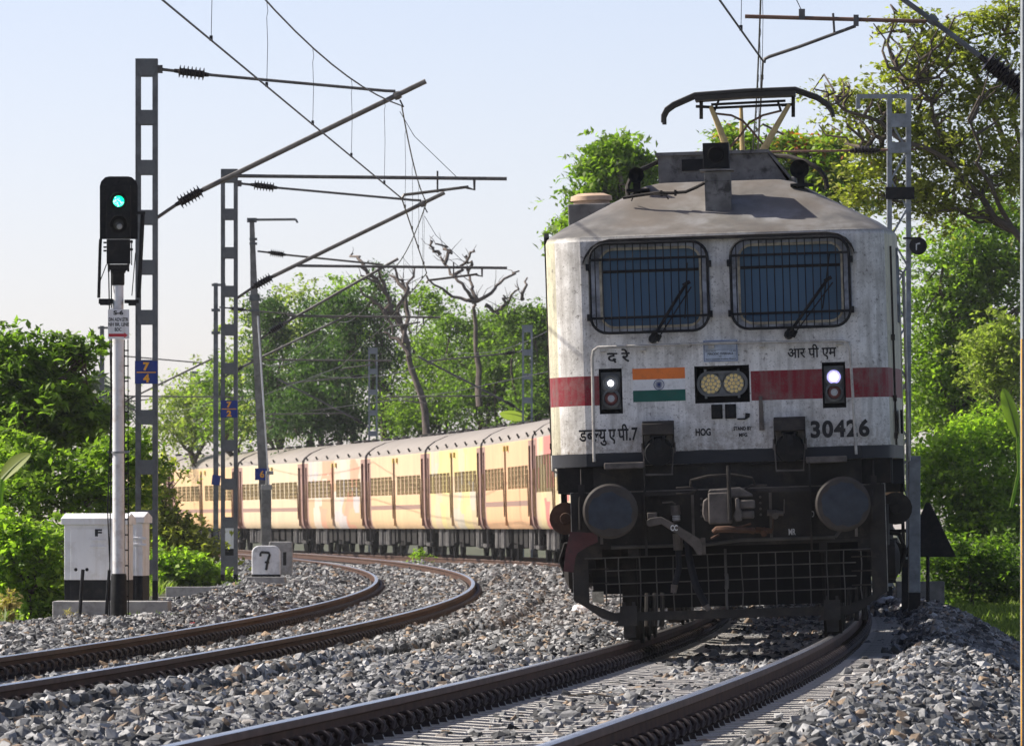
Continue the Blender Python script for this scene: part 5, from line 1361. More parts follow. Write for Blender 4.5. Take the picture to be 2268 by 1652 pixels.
mb = MB(); mb.lathe([(.074, sz(632)), (.078, sz(628)), (.078, sz(606)), (.09, sz(604)), (.09, sz(600)), (.06, sz(598)), (.06, sz(588))], (-.003, 0, 0), (0, 0, 1), 18)
mb.prism([(sx(238), sz(586)), (sx(287), sz(586)), (sx(285), sz(594)), (sx(272), sz(608)), (sx(253), sz(608)), (sx(240), sz(594))], -.05, .05)
for x in (241, 284): mb.cyl((sx(x), 0, sz(602)), (sx(x), 0, sz(572)), .014, n=6)
mb.build('head_bracket', M['black'], sig)
mb = MB()
bp = [(sx(221), sz(530)), (sx(305), sz(530)), (sx(305), sz(412)), (sx(302), sz(402)), (sx(292), sz(393)), (sx(284), sz(391)), (sx(242), sz(391)), (sx(233), sz(393)), (sx(224), sz(402)), (sx(221), sz(412))]
mb.prism(bp, .0, .015); mb.lathe([(.022, 0), (.022, .01), (.012, .012), (.012, .0)], (sx(263), 0, sz(402)), (0, -1, 0), 12)
bpo = mb.build('backplate', M['black'], sig, 0)
mb = MB(); mb.bb(sx(236), sx(290), -.13, -.001, sz(528), sz(411)); mb.bb(sx(237), sx(289), -.11, -.001, sz(585), sz(531)); mb.bb(sx(237), sx(289), -.135, -.13, sz(472), sz(469))
for x in (232, 234): 
    for y in (538, 548, 556): mb.box((sx(x), -.06, sz(y)), (.025, .04, .02))
for y in (536, 553): mb.box((sx(292), -.06, sz(y)), (.03, .04, .03))
mb.box((sx(292), -.05, sz(560)), (.012, .02, .3)); mb.build('lamp_case', M['black'], sig, 0, .006)
m_green = emit('lit green signal lens', (.0, .75, .42), 1.0)
M['sigdot'] = emit('bright signal cells', (.30, 1, .80), 2.2)
for y, lit in ((447, True), (498, False)):
    c = (sx(264), -.131, sz(y))
    mb = MB()
    n = 20; outer = []; r_ = .108
    for k, yy in ((0, 0), (1, -.16)):
        for i in range(n + 1):
            a = R(-35 + 250 * i / n); rr = r_ if k == 0 else r_ * (.98)
            ext = yy * (.45 + .55 * max(0, math.sin(a)))
            outer.append(Vector((c[0] + rr * math.cos(a), c[1] + ext, c[2] + rr * math.sin(a))))
    mb.add(outer, [(i, i + 1, n + 2 + i, n + 1 + i) for i in range(n)])
    hd = mb.build('lamp_hood', M['black'], sig, 60)
    sm = hd.modifiers.new('thickness', 'SOLIDIFY'); sm.thickness = .006
    mb = MB(); mb.lathe([(.104, 0), (.104, .004), (.07, .006)], c, (0, -1, 0), 24); mb.build('lamp_rim', M['recess'], hd)
    mb = MB(); mb.lathe([(.068, 0), (.05, .014), (0, .02)], (c[0], c[1] - .005, c[2]), (0, -1, 0), 24)
    ln = mb.build('lens', m_green if lit else M['lens'], hd)
    if not lit: ln.data.materials[0] = mat('dark lens', (.05, .05, .048), .2, spec=.6); 
    if lit:
        rg = random.Random(2)
        mb = MB()
        for i in range(40):
            a = rg.uniform(0, 6.28); q = .060 * math.sqrt(rg.random()); mb.lathe([(.006, 0), (.004, .003)], (c[0] + q * math.cos(a), c[1] - .024, c[2] + q * math.sin(a)), (0, -1, 0), 6)
        mb.build('lens_cells', M['sigdot'], hd)
    else:
        mb = MB(); mb.lathe([(.035, 0), (.02, .01), (0, .013)], (c[0] + .01, c[1] - .02, c[2] - .025), (0, -1, 0), 12); mb.build('lens_glint', M['lens'], hd)
mb = MB()
mb.tube([(sx(223), -.02, sz(530)), (sx(222), -.02, sz(545)), (sx(219), -.03, sz(660))], .020, 6); mb.tube([(sx(316), -.02, sz(474)), (sx(314), -.02, sz(520)), (sx(307), -.03, sz(660))], .028, 6)
mb.bb(sx(300), sx(322), -.04, 0, sz(475), sz(469)); mb.bb(sx(219), sx(250), -.06, .02, sz(673), sz(662)); mb.bb(sx(222), sx(245), -.07, .03, sz(676), sz(672)); mb.bb(sx(276), sx(308), -.06, .02, sz(672), sz(664)); mb.bb(sx(285), sx(302), -.07, .03, sz(677), sz(671))
mb.build('side_stays', M['black'], sig, 30)
mb = MB()
mb.tube([(sx(236), 0, sz(585)), (sx(222), 0, sz(622))], .006, 5); mb.tube([(sx(300), 0, sz(560)), (sx(292), 0, sz(655))], .006, 5)
for x0, x1 in ((247, 248), (241, 247)): mb.tube([(sx(x0), -.05, sz(600)), (sx(x1), -.09, sz(900)), (sx(x0 - 2), -.09, sz(1130)), (sx(244), -.1, sz(1250)), (sx(239 if x0 < 245 else 243), -.1, sz(1362))], .008, 5)
mb.tube([(sx(243), -.1, sz(1262)), (sx(240), -.11, sz(1300)), (sx(236), -.11, sz(1360))], .02, 6)
mb.build('cables', M['black'], sig)
mb = MB(); mb.bb(sx(240), sx(287), -.100, -.085, sz(751), sz(686)); mb.bb(sx(246), sx(249), -.085, -.06, sz(690), sz(682)); sp_ = mb.build('sign_plate', M['white'], sig, 0)
ys = -.102
text('S-6', (sx(252), sx(274), sz(698), sz(688)), ys, M['textblack'], sp_, 'lettering', .05)
text('DN ADV.STR', (sx(241.5), sx(285), sz(712), sz(704)), ys, M['textblack'], sp_, 'lettering', .03)
text('NH BR. LINE', (sx(241), sx(286.5), sz(723), sz(715)), ys, M['textblack'], sp_, 'lettering', .03)
text('BDC', (sx(255), sx(270), sz(734), sz(726)), ys, M['textblack'], sp_, 'lettering', .03)
mb = MB(); mb.prism([(sx(241.5), sz(746)), (sx(276), sz(746)), (sx(276), sz(749)), (sx(284), sz(743)), (sx(276), sz(737)), (sx(276), sz(739.5)), (sx(241.5), sz(739.5))], ys - .001, ys + .001); mb.build('red_arrow', M['redpaint'], sp_, 0)
mb = MB(); mb.lathe([(.09, 0), (.09, .025)], (0, 0, sz(1004)), (0, 0, 1), 18); mb.bb(sx(238), sx(287), -.02, .02, sz(1003), sz(998)); mb.build('clamp', M['galv'], sig)
ld = tag(empty('ladder', (0, 0, 0))); ld.parent = sig
for x in (276, 284):
    mb = MB(); mb.tube([(sx(x - 1), .04, sz(752)), (sx(x), .04, sz(1362))], .007, 5); mb.build('rail', M['black'], ld)
for y in range(776, 1352, 34):
    mb = MB(); mb.tube([(sx(272), .04, sz(y)), (sx(285), .04, sz(y))], .009, 5); mb.build('rung', M['black'], ld)

# ------------------------------------------------------------------ relay boxes, stones, posts
def relay_box(name, x0, x1, ytop, ybot, Z, d, label, letter=None, rz=-8):
    a = P(x0, 0, Z).x; b = P(x1, 0, Z).x; zb = P(0, ybot, Z).z - .02; zt = P(0, ytop, Z).z
    o = thing(name, ((a + b) / 2, Z + d / 2, zb), label, 'relay box', 'white relay boxes', (0, 0, R(rz)))
    w = (b - a); h = zt - zb
    mb = MB(); mb.bb(-w / 2, w / 2, -d / 2, d / 2, .0, h * .31, 1); mb.bb(-w / 2, w / 2, -d / 2, d / 2, h * .31, h - .12); mb.build('case', [M['white'], M['black']], o, 0, .006)
    mb = MB()
    pr = [(-w / 2 - .035, h - .125), (w / 2 + .02, h - .125), (w / 2 + .02, h - .03), (-w / 2 - .035, h - .015)]
    mb.prism([(-d / 2 - .04, h - .12), (d / 2 + .04, h - .12), (d / 2 + .04, h - .04), (0, h + .02), (-d / 2 - .04, h - .04)], -w / 2 - .035, w / 2 + .03, 'yz'); mb.build('roof', M['white'], o, 0, .008)
    mb = MB(); mb.bb(-w / 2 + .08, w / 2 - .06, -d / 2 - .012, -d / 2 - .001, h * .04, h * .31, 1); mb.bb(-w / 2 + .08, w / 2 - .06, -d / 2 - .012, -d / 2 - .001, h * .31 + .001, h - .17); dr = mb.build('door', [M['white'], M['black']], o, 0, .004)
    mb = MB()
    for z in (h - .33, h - .41): mb.bb(-.06, .14, -d / 2 - .024, -d / 2 - .0125, z, z + .03)
    mb.build('door_louvres', M['white'], dr, 0, .008)
    mb = MB()
    for x in (-.24, -.10): mb.lathe([(.022, 0), (.016, .008)], (x, -d / 2 - .0125, h * .42), (0, -1, 0), 10)
    mb.build('lock', M['black'], dr)
    if letter: text(letter, (-.0, .09, h - .265, h - .175), -d / 2 - .0135, M['textblack'], dr, 'lettering', .05)
    return o, w, h
relay_box('relay_box', 147, 286, 1140, 1345, 105.5, .48, 'white relay box marked F with black lower part behind the signal post', 'F')
relay_box('relay_box', 292, 322, 1137, 1333, 108.5, .48, 'second white relay box, half hidden behind the box marked F', None)
def block(name, x0, x1, ytop, ybot, Z, d, label, cat, m_='conc', rz=0):
    a = P(x0, 0, Z).x; b = P(x1, 0, Z).x; z0 = P(0, ybot, Z).z; z1 = P(0, ytop, Z).z
    o = bpy.data.objects.new
    mb = MB(); mb.bb(-(b - a) / 2, (b - a) / 2, -d / 2, d / 2, 0, z1 - z0)
    q = mb.build(name, M[m_], None, 0, .012); q.location = ((a + b) / 2, Z + d / 2, z0); q.rotation_euler = (0, 0, R(rz))
    return tag(q, label, cat)
block('concrete_plinth', 116, 372, 1331, 1392, 104.6, 1.1, 'low concrete plinth under the white relay boxes', 'plinth')
block('low_wall', 347, 562, 1322, 1372, 124, .30, 'low weathered concrete wall in front, joined by a stub post', 'low wall')
block('low_wall', 367, 492, 1299, 1330, 142, .30, 'second low concrete wall in the weeds left of the 7/2 mast', 'low wall')
block('stub_post', 424, 438, 1316, 1372, 123.6, .2, 'short mossy concrete stub rising from the low wall', 'post', 'concdark')
block('concrete_block', 546, 631, 1277, 1318, 151.2, .9, 'square concrete block carrying the milestone numbered 7', 'block')
def milestone(x0, x1, ytop, ybot, Z, letter, label, m_, rr, blackbase):
    a = P(x0, 0, Z).x; b = P(x1, 0, Z).x; z0 = P(0, ybot, Z).z; z1 = P(0, ytop, Z).z; w = b - a; h = z1 - z0
    o = thing('milestone', ((a + b) / 2, Z, z0), label, 'milestone')
    pts = [(-w / 2, 0), (w / 2, 0), (w / 2, h - rr)] + [(w / 2 - rr + rr * math.cos(R(t_)), h - rr + rr * math.sin(R(t_))) for t_ in range(15, 90, 15)] + [(w / 2 - rr, h), (-w / 2 + rr, h)] + [(-w / 2 + rr + rr * math.cos(R(t_)), h - rr + rr * math.sin(R(t_))) for t_ in range(105, 180, 15)] + [(-w / 2, h - rr)]
    mb = MB(); mb.prism(pts, -.12, .12); s = mb.build('stone', m_, o, 0, .02)
    if blackbase:
        mb = MB(); mb.bb(-w / 2 - .003, w / 2 + .003, -.125, .125, 0, h * .08); mb.build('base_band', M['black'], o, 0)
    if letter == '7':
        mb = MB(); k = w
        mb.tube([(-.20 * k, -.124, h * .74), (-.14 * k, -.124, h * .79), (.10 * k, -.124, h * .77), (.13 * k, -.124, h * .70), (.06 * k, -.124, h * .50), (.02 * k, -.124, h * .28), (.0, -.124, h * .22)], .024, 6); mb.tube([(-.04 * k, -.124, h * .47), (.12 * k, -.124, h * .46)], .018, 6); mb.tube([(-.20 * k, -.124, h * .74), (-.19 * k, -.124, h * .66)], .02, 6); mb.build('numeral', M['textblack'], o)
    elif letter:
        text(letter, (w * .10, w * .24, h * .28, h * .68), -.1215, M['textblack'], o, 'numeral', .06)
    return o
M['stonewhite'] = mat('whitewashed stone', (.78, .79, .80), .8, var=.12, scale=5, dirt=(.30, .30, .29), dscale=4, damt=.6)
milestone(558, 621, 1208, 1277, 151.5, '7', 'whitewashed round topped milestone painted with a black 7', M['stonewhite'], .13, True)
milestone(596, 648, 1199, 1272, 157, '1', 'plain grey stone marker standing behind the milestone 7', M['conc'], .03, False)
c_ = P(590, 1207, 188)
q = thing('concrete_post', c_ - Vector((0, 0, .3)), 'square grey concrete post with a metal cap behind the milestones', 'post')
h_ = P(0, 1073, 188).z - c_.z + .3
mb = MB(); mb.bb(-.105, .105, -.1, .1, 0, h_ - .12); mb.build('shaft', M['concdark'], q, 0, .01)
mb = MB(); mb.bb(-.115, .115, -.11, .11, h_ - .12, h_); mb.bb(-.0, .16, -.15, -.11, h_ + .22, h_ + .30); mb.bb(-.01, .03, -.13, -.1, h_, h_ + .3); mb.build('cap', M['conc'], q, 0, .01)
a = P(499, 0, 200).x; b = P(521, 0, 200).x; z0 = P(0, 1245, 200).z
q = thing('cable_box', ((a + b) / 2, 200, z0), 'small white cabinet with black foot behind the 7/2 mast', 'cabinet')
hh = P(0, 1147, 200).z - z0
mb = MB(); mb.bb(-.17, .17, -.15, .15, .32, hh); mb.build('case', M['white'], q, 0, .01)
mb = MB(); mb.bb(-.171, .171, -.151, .151, 0, .319); mb.build('foot', M['black'], q, 0)
mb = MB(); mb.bb(-.1, .1, -.165, -.151, hh - .2, hh - .17); mb.bb(-.1, .1, -.165, -.151, hh - .28, hh - .25); mb.build('louvres', M['white'], q, 0)
q = P(180, 1356, 103)
mb = MB(); mb.tube([(-.02, 0, -.1), (.0, 0, .25), (.02, 0, .52)], .022, 8)
o = mb.build('cable_stub', M['rubber'], None); o.location = q; tag(o, 'dark cable end sticking up in front of the relay box marked F', 'cable')
# right of the train: silver post, braced black stake, triangle board, wall
ZP = 105
p0 = P(2025, 1368, ZP); h_ = P(0, 1010, ZP).z - p0.z
q = thing('gauge_post', p0 - Vector((0, 0, .2)), 'thick grey post with black foot right of the locomotive', 'post')
mb = MB(); mb.bb(-.072, .072, -.07, .07, .2 + P(0, 1312, ZP).z - p0.z, .2 + h_ - .04); mb.build('shaft', M['galv'], q, 0, .008)
mb = MB(); mb.bb(-.073, .073, -.071, .071, 0, .2 + P(0, 1312, ZP).z - p0.z - .001); mb.build('foot', M['black'], q, 0)
mb = MB(); mb.cyl((-.09, 0, .2 + h_ - .04), (.075, 0, .2 + h_ - .04), .045, n=12); mb.build('cap', M['galv'], q)
q = thing('stake', P(2004, 1352, 108) - Vector((0, 0, .2)), 'short black braced stake beside the thick grey post', 'post')
mb = MB(); mb.bb(-.04, .04, -.04, .04, 0, .85); mb.tube([(.0, 0, .25), (.13, 0, .50)], .02, 5); mb.tube([(.0, 0, .62), (.13, 0, .40)], .02, 5); mb.build('brace', M['black'], q, 0)
ZT = 112
p0 = P(2055, 1356, ZT)
q = thing('triangle_board', p0 - Vector((0, 0, .2)), 'black triangular board seen from behind on a thin black pole', 'sign')
tz = lambda y: P(0, y, ZT).z - p0.z + .2
tx = lambda x: (x - 2055) / FPX * ZT
mb = MB(); mb.tube([(0, 0, 0), (0, 0, tz(1115))], .024, 8); mb.build('pole', M['black'], q)
mb = MB(); mb.prism([(tx(2000), tz(1233)), (tx(2118), tz(1233)), (tx(2060), tz(1113)), (tx(2050), tz(1113))], -.045, -.03); mb.build('board', M['black'], q, 0, .01)
block('low_wall', 1985, 2092, 1287, 1360, 122, .25, 'low grey concrete wall in the grass behind the triangle board', 'low wall', 'concdark')
# ------------------------------------------------------------------ litter
def rag(name, x, y, s, m_, label, cat='litter', seed=1, flat=.5):
    rg = random.Random(seed); g = ray_ground(x, y)
    bm = bmesh.new(); bmesh.ops.create_icosphere(bm, subdivisions=3, radius=1)
    for v in bm.verts:
        n = Vector((math.sin(v.co.x * 4 + seed), math.sin(v.co.y * 5 + seed * 2), math.sin(v.co.z * 6 + v.co.x * 5)))
        v.co = v.co * (1 + .16 * (n.x + n.y + n.z) * .6 + rg.uniform(-.06, .06)); v.co = Vector((v.co.x * s[0], v.co.y * s[0] * .7, max(v.co.z, -.3) * s[1]))
    me = bpy.data.meshes.new(name); bm.to_mesh(me); bm.free(); me.materials.append(m_)
    o = link(me, name, None, g + Vector((0, 0, s[1] * .3 + .015))); tag(o, label, cat); return o
rag('plastic_bag', 1284, 1364, (.115, .10), M['plasticw'], 'crumpled white plastic bag on the stones left of the locomotive', seed=3)
rag('plastic_wrapper', 1256, 1335, (.035, .03), M['plastico'], 'small orange wrapper on the stones above the white bag', seed=4)
rag('plastic_wrapper', 427, 1387, (.04, .025), M['plasticr'], 'pink red wrapper on the stones right of the relay boxes', seed=5)
rag('plastic_bag', 1965, 1338, (.13, .08), M['plasticw'], 'white plastic sheet below the right corner of the cattle guard', seed=6)
rag('plastic_bag', 2062, 1397, (.09, .03), M['plasticw'], 'flat white plastic scrap on the shaded right bank', seed=7)
rag('plastic_wrapper', 2035, 1411, (.05, .03), M['plasticw'], 'small white scrap just left of the flat plastic on the bank', seed=8)
rag('plastic_wrapper', 1876, 1523, (.02, .012), M['plastico'], 'orange wrapper lying between the rails', seed=9)
rag('plastic_wrapper', 2193, 1512, (.03, .02), M['plasticr'], 'red wrapper on the sunlit right bank', seed=10)
g = ray_ground(1330, 1560)
mb = MB(); mb.tube([(-.35, .1, .02), (-.2, .05, .06), (-.05, .0, .075), (.1, -.05, .05), (.25, -.05, .01)], .006, 5); o = mb.build('twig', M['bark'], None); o.location = g; tag(o, 'thin bent twig lying across the sleepers', 'twig')
# ------------------------------------------------------------------ vegetation
L_ = {
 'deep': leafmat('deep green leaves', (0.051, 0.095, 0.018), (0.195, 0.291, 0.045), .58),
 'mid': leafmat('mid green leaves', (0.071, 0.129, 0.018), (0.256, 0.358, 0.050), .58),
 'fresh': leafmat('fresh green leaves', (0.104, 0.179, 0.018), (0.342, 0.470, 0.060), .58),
 'olive': leafmat('olive yellow leaves', (0.122, 0.140, 0.025), (0.403, 0.403, 0.090), .55),
 'vine': leafmat('dark creeper leaves', (0.020, 0.050, 0.015), (0.085, 0.155, 0.032), .42),
 'pale': leafmat('pale dusty green leaves', (0.122, 0.168, 0.035), (0.366, 0.414, 0.100), .55),
 'flame': leafmat('green leaves with red blossom', (0.091, 0.157, 0.020), (0.293, 0.392, 0.050), .55, hue=(.6, .12, .05)),
 'grass': leafmat('grass blades', (0.079, 0.134, 0.020), (0.268, 0.336, 0.065), .5),
 'dry': leafmat('dry grass blades', (0.244, 0.190, 0.070), (0.464, 0.370, 0.160), .35),
 'palm': leafmat('palm fronds', (0.073, 0.112, 0.050), (0.159, 0.213, 0.085), .4)}
def leaves_np(rs, cen, size, updir=.35, droop=0.0, asp=.45):
    """pointed leaves (one rhombus each) at the given centres"""
    n = len(cen)
    d = rs.normal(size=(n, 3)); d[:, 2] = d[:, 2] * .6 - droop
    d /= np.linalg.norm(d, axis=1, keepdims=True)
    nrm = rs.normal(size=(n, 3)); nrm[:, 2] += updir * 2.2
    s = np.cross(d, nrm); s /= np.linalg.norm(s, axis=1, keepdims=True) + 1e-9
    up = np.cross(s, d)
    L = size * (.6 + .8 * rs.rand(n))[:, None]
    W = L * asp
    V = np.stack([cen - d * L * .5, cen + s * W * .5 + up * L * .05, cen + d * L * .5 - up * L * .08, cen - s * W * .5 + up * L * .05], 1)
    return V.reshape(-1, 3)
def crown_points(rs, blobs, n, cl, per, hollow=.55, irreg=.25):
    """cluster centres spread through lumpy ellipsoids; cl = cluster radius, per = leaves per cluster"""
    b = np.array(blobs, float); vol = np.prod(b[:, 3:6], 1) ** (2 / 3.); vol /= vol.sum()
    k = max(1, n // per)
    w = rs.choice(len(b), k, p=vol)
    d = rs.normal(size=(k, 3)); d /= np.linalg.norm(d, axis=1, keepdims=True)
    r = hollow + (1.05 - hollow) * rs.rand(k) ** .6
    lump = 1 + irreg * np.sin(d[:, 0] * 6 + w) * np.sin(d[:, 1] * 5 + 2 * w) + irreg * .8 * np.sin(d[:, 2] * 9 + w * 1.7) * np.sin(d[:, 0] * 8 + w * 3.1)
    c = b[w, :3] + d * (r * lump)[:, None] * b[w, 3:6]
    # every cluster is a spray: leaves strung along a twig that grows outwards and nods
    out = d * np.array([1, 1, .55]) + rs.normal(size=(k, 3)) * .45 + np.array([0, 0, .12]); out /= np.linalg.norm(out, axis=1, keepdims=True)
    ln = cl * 2.3 * (.45 + rs.rand(k) ** 1.5 * 1.3)
    u = rs.rand(k, per)
    pts = c[:, None, :] + out[:, None, :] * (ln[:, None] * (u - .35))[..., None]
    pts[..., 2] -= (u ** 2) * ln[:, None] * .38
    sp = (cl * .42 * (1.15 - .7 * u))[..., None] * rs.normal(size=(k, per, 3)) * np.array([1, 1, .45])
    pts = (pts + sp).reshape(-1, 3)
    return pts, c
def add_leaves(name, mat_, V, parent):
    F = np.arange(len(V), dtype=np.int32).reshape(-1, 4)
    return link(np_mesh(name, V, F, mat_), name, parent)
def limbs(mb, rs, p0, p1, r0, r1, wob, n=5):
    p0 = Vector(p0); p1 = Vector(p1); L = (p1 - p0).length
    pts = [p0.lerp(p1, i / n) + (Vector(rs.normal(size=3)) * wob * L * .06 if 0 < i < n else Vector((0, 0, 0))) for i in range(n + 1)]
    mb.tube(pts, [r0 + (r1 - r0) * i / n for i in range(n + 1)], 6)
def plant(name, label, cat, Z, blobs, mat_, n, size, seed, base=None, trunk=.14, cl=.5, per=14, hollow=.5, depth=1.0, group=None, droop=.15, twigs=0, asp=.45, wood='bark', irreg=.25, updir=1.2, dz=None):
    per = int(per * 2.0); size *= .9; n = int(n * .82); irreg *= 1.5; hollow *= .8
    """blobs: (x, y, rx, ry[, dZ]) in the 2268 px wide photograph, standing Z metres away"""
    rs = np.random.RandomState(seed)
    k = FPX / Z
    bx = base[0] if base else np.mean([b[0] for b in blobs])
    X = (bx - 1134) / k
    g = float(ground(X, min(Z, 430))) if base is None or len(base) < 2 else P(0, base[1], Z).z
    o = thing(name, (X, Z, g), label, cat, group)
    W = []
    for b in blobs:
        dZ = b[4] if len(b) > 4 else rs.uniform(-.5, .5) * b[2] / k
        p_ = P(b[0], b[1], Z) - Vector((X, Z, g))
        W.append((p_.x, dZ * depth, p_.z, b[2] / k, (b[2] + b[3]) / 2 / k * depth, b[3] / k))
    pts, cen = crown_points(rs, W, n, cl, per, hollow, irreg)
    pts = pts[pts[:, 2] > -.15]
    if trunk:
        mb = MB()
        hub = Vector((np.mean([w[0] for w in W]) * .5, 0, max(.4, min(w[2] for w in W) * .75)))
        limbs(mb, rs, (0, 0, -.2), hub, trunk, trunk * .7, .8)
        for w in W: limbs(mb, rs, hub, (w[0], w[1], w[2]), trunk * .6, trunk * .16, 1.4)
        for i in range(twigs):
            w = W[rs.randint(len(W))]; c = cen[rs.randint(len(cen))]
            limbs(mb, rs, (w[0], w[1], w[2] - w[5] * .3), c, trunk * .16, .012, 2.0, 4)
        mb.build('trunk', M[wood], o, 60)
    add_leaves('crown', mat_, leaves_np(rs, pts, size, updir, droop, asp), o)
    return o
# left of the tracks
plant('leafy_tree', 'dark green leafy tree filling the left edge behind the bushes', 'tree', 128, [(70, 850, 100, 90), (10, 800, 60, 75), (150, 770, 65, 38), (95, 905, 105, 90), (30, 950, 90, 90), (180, 940, 60, 60), (185, 775, 30, 20)], L_['deep'], 15000, .17, 11, (60,), .14, .30, 14, .35, twigs=14)
plant('leafy_bush', 'mid green bush behind the white relay box', 'bush', 122, [(60, 1080, 110, 90), (200, 1050, 95, 75), (270, 1000, 70, 60), (20, 1000, 60, 60), (260, 1090, 60, 60)], L_['mid'], 13000, .13, 12, (120,), .05, .22, 14, .3)
plant('leafy_bush', 'bright green bush left of the white relay box', 'bush', 112, [(50, 1235, 90, 75), (110, 1190, 50, 50), (10, 1180, 60, 60), (70, 1320, 85, 60), (125, 1280, 40, 60)], L_['fresh'], 10000, .115, 13, (60,), .04, .18, 12, .3, asp=.55)
plant('dry_weed', 'brown withered weed at the far left below the bushes', 'weed', 110, [(15, 1345, 18, 45), (30, 1320, 8, 30)], L_['dry'], 500, .10, 14, (18,), .02, .10, 6, .1)
for i, (x, y, rx, ry) in enumerate(((170, 1372, 40, 18), (285, 1368, 26, 10), (40, 1395, 60, 14))):
    plant('grass_tuft', ('pale grass tuft at the foot of the cable stub', 'small grass tuft right of the signal base', 'dry grass patch at the far left edge of the stones')[i], 'grass tuft', 104, [(x, y, rx, ry)], L_['dry' if i != 1 else 'grass'], 260, .14, 30 + i, (x, y + ry), 0, .08, 6, .1, droop=-.8, asp=.10)
plant('bushy_tree', 'yellowish green bush overhanging the left end of the coaches', 'bush', 176, [(338, 1130, 38, 75), (412, 1192, 48, 50), (335, 1050, 26, 40), (440, 1215, 40, 50), (350, 1170, 40, 80), (372, 1018, 18, 10)], L_['olive'], 9000, .17, 15, (395,), .07, .3, 12, .3, twigs=10)
plant('leafy_bush', 'low bright green weeds beside the 7/2 mast', 'bush', 160, [(400, 1265, 60, 40), (460, 1270, 45, 38), (365, 1250, 30, 50), (500, 1290, 30, 22), (430, 1250, 40, 25)], L_['fresh'], 7000, .125, 16, (430,), .03, .2, 12, .2, asp=.6)
for x, y, s in ((30, 1030, 1), (62, 1000, 0)):
    pass
def banana(name, label, x, y, Z, L, W, ang, lean, mat_, seed):
    rs = np.random.RandomState(seed); p0 = P(x, y, Z)
    o = thing(name, p0, label, 'banana leaf'); mb = MB()
    d = Vector((math.cos(R(ang)), 0, math.sin(R(ang)))); s = Vector((0, math.cos(lean), 0)) + Vector((-d.z, 0, d.x)) * math.sin(lean); nrm = d.cross(s)
    n = 14; vs = []
    for i in range(n + 1):
        u = i / n; w = W * math.sin(math.pi * min(1, u * .93 + .07)) ** .6
        c = d * L * u - Vector((0, 0, 1)) * L * .18 * u * u
        vs += [c - s * w + nrm * w * .35, c, c + s * w + nrm * w * .35]
    fs = []
    for i in range(n): fs += [(3 * i, 3 * i + 3, 3 * i + 4, 3 * i + 1), (3 * i + 1, 3 * i + 4, 3 * i + 5, 3 * i + 2)]
    mb.add(vs, fs); mb.build('blade', mat_, o, 60)
    mb = MB(); mb.tube([vs[3 * i + 1] for i in range(n + 1)], [.03 - .002 * i for i in range(n + 1)], 5); mb.build('midrib', L_['pale'], o)
    mb = MB(); mb.tube([(0, 0, 0), (-.1 * math.cos(R(ang)), 0, -.8), (-.15, 0, -1.6)], .035, 6); mb.build('stalk', L_['mid'], o)
for i, (x, y) in enumerate(((365, 1385), (120, 1398), (432, 1372), (520, 1312))):
    plant('grass_tuft', ('grass tuft at the right end of the concrete plinth', 'grass tuft at the left end of the concrete plinth', 'grass tuft against the mossy stub post', 'grass tuft at the foot of the 7/2 mast')[i], 'grass tuft', (103, 103, 122, 150)[i], [(x, y - 8, 24, 12)], L_['grass'], 320, .16, 130 + i, (x, y), 0, .09, 6, .1, droop=-.8, asp=.10)
banana('banana_leaf', 'large pale banana leaf among the bushes at the left edge', 5, 1062, 118, .62, .13, 50, .9, L_['pale'], 1)
banana('banana_leaf', 'bright green banana leaf standing up at the right edge', 2254, 965, 190, 1.35, .17, 104, 1.2, L_['fresh'], 2)
banana('banana_leaf', 'banana leaf showing over the coach roofs near the locomotive', 1165, 925, 300, 1.0, .25, 160, .8, L_['pale'], 3)
# far palms
def palm(x, y, Z, seed, label):
    rs = np.random.RandomState(seed); p0 = P(x, y, Z); g = Vector((p0.x, Z, -.6)); o = thing('palm_tree', g, label, 'palm tree', 'far palms')
    h = p0.z - g.z; mb = MB(); mb.tube([(0, 0, -.2), (.1, 0, h * .5), (0, 0, h)], [.2, .16, .13], 7); mb.build('trunk', M['barkpale'], o)
    V = []
    for i in range(26):
        a = rs.uniform(0, 6.28); el = rs.uniform(-.5, 1.1); L = rs.uniform(2.0, 2.9)
        for j in range(22):
            u = (j + 1) / 22.0; c = np.array([math.cos(a) * math.cos(el) * L * u, math.sin(a) * math.cos(el) * L * u, h + math.sin(el) * L * u - 1.5 * u * u])
            for sd in (-1, 1):
                t_ = np.array([-math.sin(a) * sd, math.cos(a) * sd, -.6]) * .45 * (1.1 - u * .6); w = np.array([math.cos(a), math.sin(a), 0]) * .05
                V += [c - w, c + t_ * .5 - w, c + t_, c + w]
    add_leaves('crown', L_['palm'], np.array(V), o)
palm(195, 850, 410, 1, 'taller palm faint in the haze left of the signal post')
palm(232, 880, 430, 2, 'lower palm faint in the haze beside the taller palm')
palm(152, 905, 440, 4, 'small palm faint in the haze behind the left tree')
